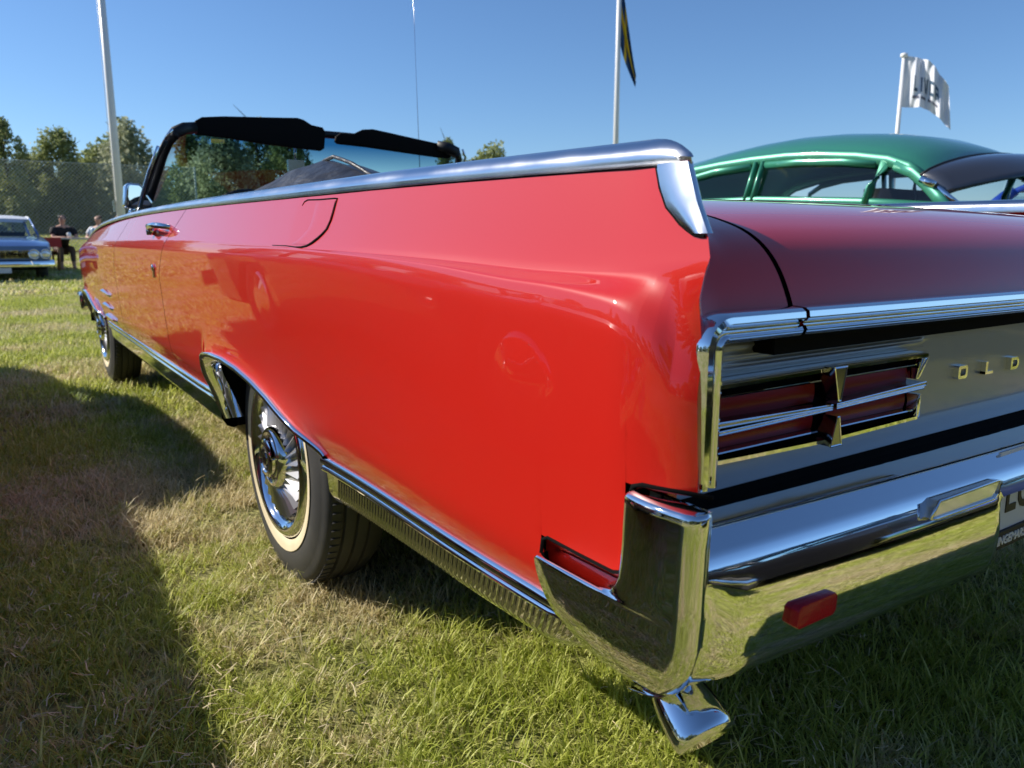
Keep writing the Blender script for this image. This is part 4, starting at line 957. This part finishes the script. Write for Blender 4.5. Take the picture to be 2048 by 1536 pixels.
# Swedish flag hanging limp
def flag_mat():
    m = bpy.data.materials.new('flag_cloth'); m.use_nodes = True; nt = m.node_tree; b = nt.nodes['Principled BSDF']
    uv = nt.nodes.new('ShaderNodeUVMap'); sp = nt.nodes.new('ShaderNodeSeparateXYZ'); nt.links.new(uv.outputs[0], sp.inputs[0])
    def band(ix, a, c):
        g1 = nt.nodes.new('ShaderNodeMath'); g1.operation = 'GREATER_THAN'; g1.inputs[1].default_value = a; nt.links.new(sp.outputs[ix], g1.inputs[0])
        g2 = nt.nodes.new('ShaderNodeMath'); g2.operation = 'LESS_THAN'; g2.inputs[1].default_value = c; nt.links.new(sp.outputs[ix], g2.inputs[0])
        mm = nt.nodes.new('ShaderNodeMath'); mm.operation = 'MULTIPLY'; nt.links.new(g1.outputs[0], mm.inputs[0]); nt.links.new(g2.outputs[0], mm.inputs[1]); return mm
    A = band(0,.31,.44); B = band(1,.4,.6); mxx = nt.nodes.new('ShaderNodeMath'); mxx.operation = 'MAXIMUM'; nt.links.new(A.outputs[0], mxx.inputs[0]); nt.links.new(B.outputs[0], mxx.inputs[1])
    mc = nt.nodes.new('ShaderNodeMixRGB'); mc.inputs[1].default_value = (.012,.06,.17,1); mc.inputs[2].default_value = (.75,.48,.01,1); nt.links.new(mxx.outputs[0], mc.inputs[0]); nt.links.new(mc.outputs[0], b.inputs['Base Color'])
    b.inputs['Roughness'].default_value = .8; return m
def cloth(name, fn, nu, nv, m, label, cat):
    v = []; f = []; uvs = []
    for i in range(nu+1):
        for j in range(nv+1): v.append(fn(i/nu, j/nv)); uvs.append((i/nu, j/nv))
    for i in range(nu):
        for j in range(nv):
            a = i*(nv+1)+j; f.append((a, a+1, a+nv+2, a+nv+1))
    o = mk(name, v, f, m); ul = o.data.uv_layers.new(name='UVMap')
    for lp in o.data.loops: ul.data[lp.index].uv = uvs[lp.vertex_index]
    return tag(o, label, cat)
fx, fy = -.48+.662*20, -.4716+.749*20
def f1(u, v):
    # hoist from z=8.1 to 6.6; fly end droops down to z 4.9
    zt = 6.95-(1-v)*1.55
    drop = u*2.2*(1-.30*(1-v)); out = .16*sin(u*1.9)+.30*u**3*(.6+.4*(1-v))+.08*(1-v)*sin(pi*u)
    fold = .07*sin(v*15+u*5)*min(1,u*5)
    o2 = .05+.10*sin(u*2.6)+.34*u**2.2; return (fx+.66*.0+.75*o2+fold*.35, fy-.66*o2+fold*.5, zt-u*(1.02+1.2*v))
cloth('swedish_flag', f1, 24, 20, flag_mat(), 'blue flag with yellow cross hanging limp from the middle flagpole', 'flag')
FW = mat('white_flag_cloth', (.70,.73,.80), rough=.85)
R3 = Vector((.507,-.862,0)); 
def f3(u, v):
    z = 5.92-(1-v)*1.38-u*.98*(1.0-.25*(1-v))-.12*sin(pi*u)*(1-v)*-1
    out = .05+1.30*u*(1-.12*v); fold = .10*sin(u*14+v*3)*min(1,u*4)*(1-.3*u)+.05*sin(u*31-v*4)*min(1,u*4)
    d = R3*out+Vector((.86,.51,0))*fold
    return (p3[0]+d.x, p3[1]+d.y, z+.30*sin(pi*u*.9)*(.4+.6*v)-.02*sin(u*9))
fl3 = cloth('white_flag', f3, 40, 22, FW, 'white club flag with dark lettering flying from the pole behind the green roof', 'flag')
# flag lettering as thin dark print on the cloth
INKB = mat('flag_print', (.05,.10,.17), rough=.8); INKG = mat('flag_print_grey', (.12,.13,.18), rough=.8)
GL = {'L':[(0,0,.25,1),(0,0,.9,.22)], 'I':[(.3,0,.65,1)], 'V':'V', 'C':[(0,0,.28,1),(0,0,.9,.22),(0,.78,.9,1)], 'E':[(0,0,.28,1),(0,0,.9,.22),(0,.4,.8,.6),(0,.78,.9,1)], 'A':[(0,0,.25,1),(.7,0,.95,1),(0,.75,.95,1),(0,.35,.95,.55)]}
def fl_pt(u, v, o=.012):
    p = Vector(f3(u, v)); return p-Vector((.86,.51,0))*o
def flag_rect(u0, v0, u1, v1, sk=0.):
    pts = []; n = 3
    for side in (-1,1):
        pass
    v = []; f = []
    for i in range(n+1):
        for j in range(n+1):
            uu = lerp(u0,u1,i/n)+sk*lerp(v0,v1,j/n); v.append(fl_pt(uu, lerp(v0,v1,j/n)))
    for i in range(n):
        for j in range(n): a = i*(n+1)+j; f.append((a,a+1,a+n+2,a+n+1))
    return v, f
parts = []; u = .22
for ch in 'LIVCA':
    w = .085; vb, hh = .32, .31
    if GL[ch] == 'V':
        for s in range(8):
            t = s/8; dx = .5*(1-t)*w
            for c in (u+w*.12+ w*.36*t, u+w*.88-w*.36*t): parts.append(flag_rect(c-.011, vb+hh*(1-t-.125), c+.011, vb+hh*(1-t)))
    else:
        for a, b, c, d in GL[ch]: parts.append(flag_rect(u+a*w, vb+b*hh, u+c*w, vb+d*hh))
    u += .118 if ch != 'I' else .095
o = mk('flag_lettering', *merge(*parts), INKB, fl3)
o = mk('flag_subline', *merge(*[flag_rect(a, .18, b, .235) for a, b in ((.2,.33),(.37,.47),(.52,.60),(.62,.72))]), INKG, fl3)

# ------------------------------------------------------------------ picnic table and people
gy = 21.3; g0 = gz(0, gy)+.02
T = empty('picnic_table', (1.85, gy, g0), 0, 'long folding picnic table with a red end cloth, people seated behind it', 'table')
WOOD = mat('orange_wood', (.42,.20,.07), rough=.5, var=(6,(.50,.26,.10),.4,.7)); TB = mat('table_top_pale', (.55,.52,.46), rough=.5)
bevel(mk('table_top', *box(-.95,1.25,-.28,.28,.74,.775), TB, T), .008, 2)
for sx2 in (-.7,1.0):
    for sy in (-.2,.2): mk('leg', *tube([(sx2,sy,0),(sx2+.05,sy,.74)], .022, 6), WOOD, T)
B = empty('bench', (1.85, gy+.62, g0), 0, 'wooden bench behind the picnic table', 'bench')
bevel(mk('seat', *box(-.95,1.25,-.13,.13,.43,.46), WOOD, B), .006, 2)
for sx2 in (-.75,1.05): mk('leg', *merge(*[tube([(sx2,sy,0),(sx2,sy,.43)], .02, 6) for sy in (-.09,.09)]), WOOD, B)
RC = tag(mk('table_cloth', *merge(box(-.99+1.85,-.62+1.85,gy-.30,gy+.30,g0+.777,g0+.783), box(-.99+1.85,-.62+1.85,gy-.306,gy-.300,g0+.56,g0+.783)), mat('red_cloth',(.55,.05,.04),rough=.8), smooth=False), 'red cloth hanging over the left end of the picnic table', 'cloth')
for i, (dx, hh, cc, nm, lb) in enumerate(((-.42,.13,(.75,.8,.82),'drinking_cup','pale cup on the table in front of the man in black'),(.10,.24,(.6,.75,.8),'bottle','tall clear bottle on the table between the two people'),(.42,.15,(.5,.7,.62),'drinking_cup','green cup by the arm of the person in white'))):
    tag(mk(nm, *tube([(1.85+dx,gy-.05,g0+.776),(1.85+dx,gy-.05,g0+.776+hh*.75),(1.85+dx,gy-.05,g0+.776+hh)], [.045,.05,.03], 10), mat('cup', cc, rough=.2)), lb, 'bottle' if nm == 'bottle' else 'cup')
def skin_mesh(name, pts, edges, rad, m, parent, sub=1, root=0):
    me = bpy.data.meshes.new(name); me.from_pydata([tuple(p) for p in pts], edges, []); o = bpy.data.objects.new(name, me); COL.objects.link(o)
    md = o.modifiers.new('s', 'SKIN'); sv = me.skin_vertices[0].data if me.skin_vertices else None
    if sv is None:
        bm = bmesh.new(); bm.from_mesh(me); bm.verts.layers.skin.verify(); bm.to_mesh(me); bm.free(); sv = me.skin_vertices[0].data
    for i, r in enumerate(rad): sv[i].radius = (r, r) if not isinstance(r, tuple) else r
    for i in range(len(rad)): sv[i].use_root = (i == root)
    ms = o.modifiers.new('d', 'SUBSURF'); ms.levels = sub; ms.render_levels = sub
    dg = bpy.context.evaluated_depsgraph_get(); me2 = bpy.data.meshes.new_from_object(o.evaluated_get(dg))
    bpy.data.objects.remove(o); me2.materials.clear(); me2.materials.append(m); me2.polygons.foreach_set('use_smooth', [True]*len(me2.polygons))
    c = bpy.data.objects.new(name, me2); COL.objects.link(c); c.parent = parent; return c
SK = mat('skin', (.52,.29,.20), rough=.55); HA = mat('hair', (.10,.06,.035), rough=.7); TR = mat('trousers_brown', (.12,.075,.06), rough=.8)
def person(label, loc, rz, shirt, lean=.15, turn=0., cap=None, scale=1.):
    Pn = empty('person', loc, rz, label, 'person'); Pn.scale = (scale,)*3
    # local: faces -y, seated, hips at z=.55
    sh = Vector((0,-lean,1.02)); nk = Vector((0,-lean-.02,1.10)); hd = Vector((.02*turn,-lean-.07,1.24))
    pts = [(0,0,.54),(0,-lean*.5,.78),sh,nk,hd,(0,-lean-.085,1.32),
           (.10,-.02,.53),(.13,-.42,.54),(.13,-.46,.10),(.13,-.56,.05),(-.10,-.02,.53),(-.13,-.42,.54),(-.13,-.40,.10),(-.13,-.50,.05),
           (.20,-lean-.01,1.0),(.27,-lean-.16,.80),(.12,-lean-.40,.80),(.05,-lean-.47,.80),(-.20,-lean-.01,1.0),(-.27,-lean-.16,.80),(-.10,-lean-.40,.80),(-.03,-lean-.46,.80)]
    ed = [(0,1),(1,2),(2,3),(3,4),(4,5),(0,6),(6,7),(7,8),(8,9),(0,10),(10,11),(11,12),(12,13),(2,14),(14,15),(15,16),(16,17),(2,18),(18,19),(19,20),(20,21)]
    rad = [.13,.12,.12,.05,.085,.07,.09,.065,.045,.035,.09,.065,.045,.035,.055,.04,.03,.028,.055,.04,.03,.028]
    skin_mesh('body', pts, ed, rad, SK, Pn)
    sp = [pts[0],pts[1],pts[2],pts[14],tuple(Vector(pts[14]).lerp(Vector(pts[15]),.75)),pts[18],tuple(Vector(pts[18]).lerp(Vector(pts[19]),.75))]
    skin_mesh('shirt', sp, [(0,1),(1,2),(2,3),(3,4),(2,5),(5,6)], [.18,.175,.175,.095,.078,.095,.078], shirt, Pn)
    tp = [pts[0],pts[6],pts[7],tuple(Vector(pts[7]).lerp(Vector(pts[8]),.8)),pts[10],pts[11],tuple(Vector(pts[11]).lerp(Vector(pts[12]),.8))]
    skin_mesh('trousers', tp, [(0,1),(1,2),(2,3),(0,4),(4,5),(5,6)], [.145,.10,.078,.06,.10,.078,.06], TR, Pn)
    skin_mesh('hair' if not cap else 'cap', [hd+Vector((0,.03,.03)), hd+Vector((0,.0,.085))], [(0,1)], [.125,.11], cap or HA, Pn)
    fe = []
    for s in (-1,1): fe.append(obox(hd+Vector((s*.032,-.085,.0)), (.010,0,0),(0,.006,0),(0,0,.006)))
    fe.append(obox(hd+Vector((0,-.10,-.025)), (.010,0,0),(0,.018,0),(0,0,.022))); 
    mk('nose', *fe[2], SK, Pn); mk('eye', *fe[0], M['ink'], Pn); mk('eye', *fe[1], M['ink'], Pn)
    for s in (-1,1):                                # hands with separate fingers resting on the table
        hx = Vector(pts[17] if s > 0 else pts[21]); fp = [hx]; fe2 = []; fr = [.030]
        for k in range(4):
            d = Vector((-s*.02+(k-1.5)*.018, -.055-.008*(k in (1,2)), .004)); fp += [hx+d*.6, hx+d*1.35+Vector((0,0,-.012))]; j = len(fp); fe2 += [(0,j-2),(j-2,j-1)]; fr += [.010,.008]
        fp += [hx+Vector((-s*.04,-.02,.01)), hx+Vector((-s*.055,-.045,.0))]; j = len(fp); fe2 += [(0,j-2),(j-2,j-1)]; fr += [.011,.009]
        skin_mesh('hand', fp, fe2, fr, SK, Pn)
    return Pn
TS = mat('black_tee', (.012,.012,.014), rough=.85); WS = mat('white_tee', (.75,.76,.78), rough=.8); BS = mat('blue_shirt', (.14,.20,.42), rough=.8)
CAPM = mat('dark_cap', (.03,.035,.03), rough=.8)
person('person in a black t-shirt and dark cap leaning on the picnic table', (1.30,gy+.60,g0-.02), .15, TS, lean=.26, cap=CAPM)
person('person in a white t-shirt seated at the picnic table', (2.22,gy+.60,g0-.02), -.55, WS, lean=.08)
person('person in a light blue shirt sitting at the far end behind the picnic table', (2.72,gy+1.1,g0), -.2, BS, lean=.10)

# ------------------------------------------------------------------ tall net fence
NF = empty('net_fence', (0,0,0), 0, 'tall diamond mesh fence standing before the trees on the left', 'fence')
WIRE = mat('fence_wire', (.42,.44,.40), rough=.5)
fyy = 31.; zf = gz(0, fyy); H = 3.05; parts = []
x0f, x1f, stp = -3.0, 6.6, .125
def strip(a, b, w):                                 # triangular wire
    a = Vector(a); b = Vector(b); d = (b-a).normalized(); s = Vector((0,1,0)); n = d.cross(s)
    q = [n*w, s*w-n*w*.5, -s*w-n*w*.5]; v = [a+k for k in q]+[b+k for k in q]; return v, [(0,1,4,3),(1,2,5,4),(2,0,3,5)]
i = 0; x = x0f-H
while x < x1f:
    for sgn in (1,-1):
        xa, xb = (x, x+H) if sgn > 0 else (x+H, x); za, zb = zf, zf+H
        lo, hi = (xa, xb); 
        t0 = 0.; t1 = 1.
        d = xb-xa
        for lim, side in ((x0f, 0), (x1f, 1)):
            t = (lim-xa)/d
            if side == 0: (t0, t1) = (max(t0,t), t1) if d > 0 else (t0, min(t1,t))
            else: (t0, t1) = (t0, min(t1,t)) if d > 0 else (max(t0,t), t1)
        if t1-t0 > .02: parts.append(strip((xa+d*t0, fyy+sgn*.006, lerp(za,zb,t0)), (xa+d*t1, fyy+sgn*.006, lerp(za,zb,t1)), .010))
    x += stp
tag(mk('mesh_netting', *merge(*parts), WIRE, NF, smooth=False), kind='stuff')
for x in lin(x0f, x1f, 2): mk('post', *tube([(x,fyy,zf-.1),(x,fyy,zf+H+.05)], .035, 8), WIRE, NF)
mk('top_rail', *tube([(x0f,fyy,zf+H),(x1f,fyy,zf+H)], .016, 6), WIRE, NF)

# ------------------------------------------------------------------ trees
def crown_mesh(seed, h, w, base, nleaf, lobes, leaf, m, droop=0.):
    r = random.Random(seed); v = []; f = []; cv = []
    L = []
    for k in range(lobes):
        t = (k+.5)/lobes; z = lerp(base, h*.96, t**.9); env = (sin(pi*clip((z-base*.6)/(h-base*.6))**.75)**.7)*w
        a = k*2.4+r.random(); d = env*(.25+.5*r.random()); s = w*(.20+.20*r.random())*(1-.45*t)
        L.append((Vector((cos(a)*d, sin(a)*d, z)), s, .25+.5*r.random()))
    L.append((Vector((0,0,h*.93)), w*.16, .5))
    tot = sum(s*s for _, s, _ in L)
    for c, s, shade in L:
        n = int(nleaf*s*s/tot)
        for _ in range(n):
            while 1:
                d = Vector((r.uniform(-1,1), r.uniform(-1,1), r.uniform(-1,1)))
                if .0 < d.length < 1: break
            d = d.normalized()*(d.length**.45); rr = 1+.35*r.gauss(0,1)*.6
            p = c+Vector((d.x*s*rr, d.y*s*rr, d.z*s*rr*(1.25+droop)-droop*s*.3))
            if p.z < base*.5: p.z = base*.5+r.random()*.4
            nn = Vector((r.gauss(0,1), r.gauss(0,1), r.gauss(.3,1))).normalized(); t1 = nn.orthogonal().normalized(); t2 = nn.cross(t1); sz = leaf*(.6+.8*r.random()); k0 = len(v)
            a = r.random()*6.28; e1 = (t1*cos(a)+t2*sin(a))*sz; e2 = (t2*cos(a)-t1*sin(a))*sz*.6
            v += [p-e1, p+e2, p+e1, p-e2]; cc = clip(shade+r.gauss(0,.22)); cv += [cc]*4; f.append((k0,k0+1,k0+2,k0+3))
    me = bpy.data.meshes.new('crown'); me.from_pydata([tuple(p) for p in v], [], f); me.materials.append(m)
    at = me.attributes.new('rnd', 'FLOAT', 'POINT'); at.data.foreach_set('value', cv); me.update()
    return me
def trunk_mesh(seed, h, r0):
    r = random.Random(seed); parts = []
    p = [Vector((0,0,-.2))]; 
    for k in range(5): p.append(p[-1]+Vector((r.uniform(-.12,.12), r.uniform(-.12,.12), h*.18)))
    parts.append(tube(p, [r0*(1-.15*k) for k in range(6)], 8))
    for k in range(7):
        b = p[1+k % 5]; a = r.random()*6.28; l = h*(.14+.1*r.random()); e = b+Vector((cos(a)*l, sin(a)*l, l*.9)); parts.append(tube([b, b.lerp(e,.5)+Vector((0,0,l*.1)), e], [r0*.4, r0*.25, r0*.08], 6))
    v, f = merge(*parts); me = bpy.data.meshes.new('trunk'); me.from_pydata([tuple(q) for q in v], [], f); me.materials.append(M['bark']); me.update(); return me
KT = [('birch_tree', crown_mesh(1, 9.2, 3.0, 1.0, 9000, 26, .15, M['leaf'], .2), trunk_mesh(1, 9, .16)),
      ('willow_tree', crown_mesh(2, 8.0, 3.6, .5, 9000, 22, .16, M['leaf2'], .4), trunk_mesh(2, 8, .2)),
      ('birch_tree', crown_mesh(3, 10.0, 2.4, .8, 8000, 30, .14, M['leaf'], .1), trunk_mesh(3, 10, .15)),
      ('alder_tree', crown_mesh(4, 7.0, 4.2, .2, 10000, 20, .17, M['leaf'], .0), trunk_mesh(4, 7, .18))]
def tree(k, x, y, s, rz, label, group=None, sz=None):
    nm, cm, tm = KT[k]; T = empty(nm, (x, y, gz(x, min(y,90))), rz, label, 'tree', group); T.scale = (s, s, sz or s)
    a = bpy.data.objects.new('crown', cm); COL.objects.link(a); a.parent = T
    b = bpy.data.objects.new('trunk', tm); COL.objects.link(b); b.parent = T
def dirpt(px, D):
    c = (px-1024)/1560; f2 = Vector((sin(YAW), cos(YAW))); r2 = Vector((cos(YAW), -sin(YAW)))
    d = (f2*.984+r2*c); d.normalize(); return -.48+d.x*D, -.47+d.y*D
vis = [(0,12,60,300,'small birch at the far left edge above the blue saloon'),(2,62,55,262,'tall pointed birch left of the flagpole, highest above the net fence'),(0,165,57,276,'birch close to the left of the leaning flagpole'),
 (1,292,56,262,'pale silvery willow between the flagpole and the windscreen pillar'),(3,246,60,292,'low alder just right of the flagpole'),(3,112,58,325,'low bushy alder between the two birches on the left'),
 (0,415,52,282,'birch seen through the left side of the windscreen'),(1,480,50,265,'willow seen through the middle of the left windscreen half'),(2,545,52,262,'narrow birch seen through the windscreen beside the boot cover'),
 (0,605,50,268,'birch seen through the windscreen just left of the inside mirror'),(2,340,64,330,'thin birch right behind the windscreen pillar'),
 (2,903,64,299,'small tree top showing right of the right sun visor'),(3,978,70,305,'flat tree top above the chrome belt between visor and flagpole')]
KH = [max(v.co.z for v in k[1].vertices) for k in KT]
for k, px, D, top, lb in vis:
    x, y = dirpt(px, D); g = gz(x, y); hgt = .88+(485-top)/1560*D*cos(math.atan((px-1024)/1560))-g
    tree(k, x, y, hgt/KH[k]*1.02, R.random()*6.28, lb)
KN = {1:'pale',2:'narrow',3:'broad'}
for ih, px in enumerate(range(-40, 700, 46)):
    x, y = dirpt(px+R.uniform(-12,12), R.uniform(60,66)); tree(R.choice((3,1,3)), x, y, R.uniform(.46,.58), R.random()*6.28, 'low broad tree in the hedge row closing the far side of the field', 'low trees closing the field')
# trees round the rest of the field (seen in the paint and chrome reflections)
for i in range(26):
    a = radians(150+i*6.8); D = R.uniform(20,27) if 170 < math.degrees(a) < 250 else R.uniform(34,44)
    tree(R.randrange(4), D*sin(a), D*cos(a), R.uniform(.75,1.05), R.random()*6.28, 'tree at the edge of the field behind the viewpoint', 'trees behind the viewpoint')
for i in range(10):
    a = radians(-70+i*6.8); tree(R.randrange(4), 55*sin(a), 55*cos(a), R.uniform(.7,1.), R.random()*6.28, 'tree on the far left side of the field', 'trees on the left of the field')
for i in range(9):
    a = radians(62+i*9); tree(R.randrange(4), 60*sin(a), 60*cos(a), R.uniform(.5,.6), R.random()*6.28, 'tree low behind the green saloon', 'trees beyond the green saloon')
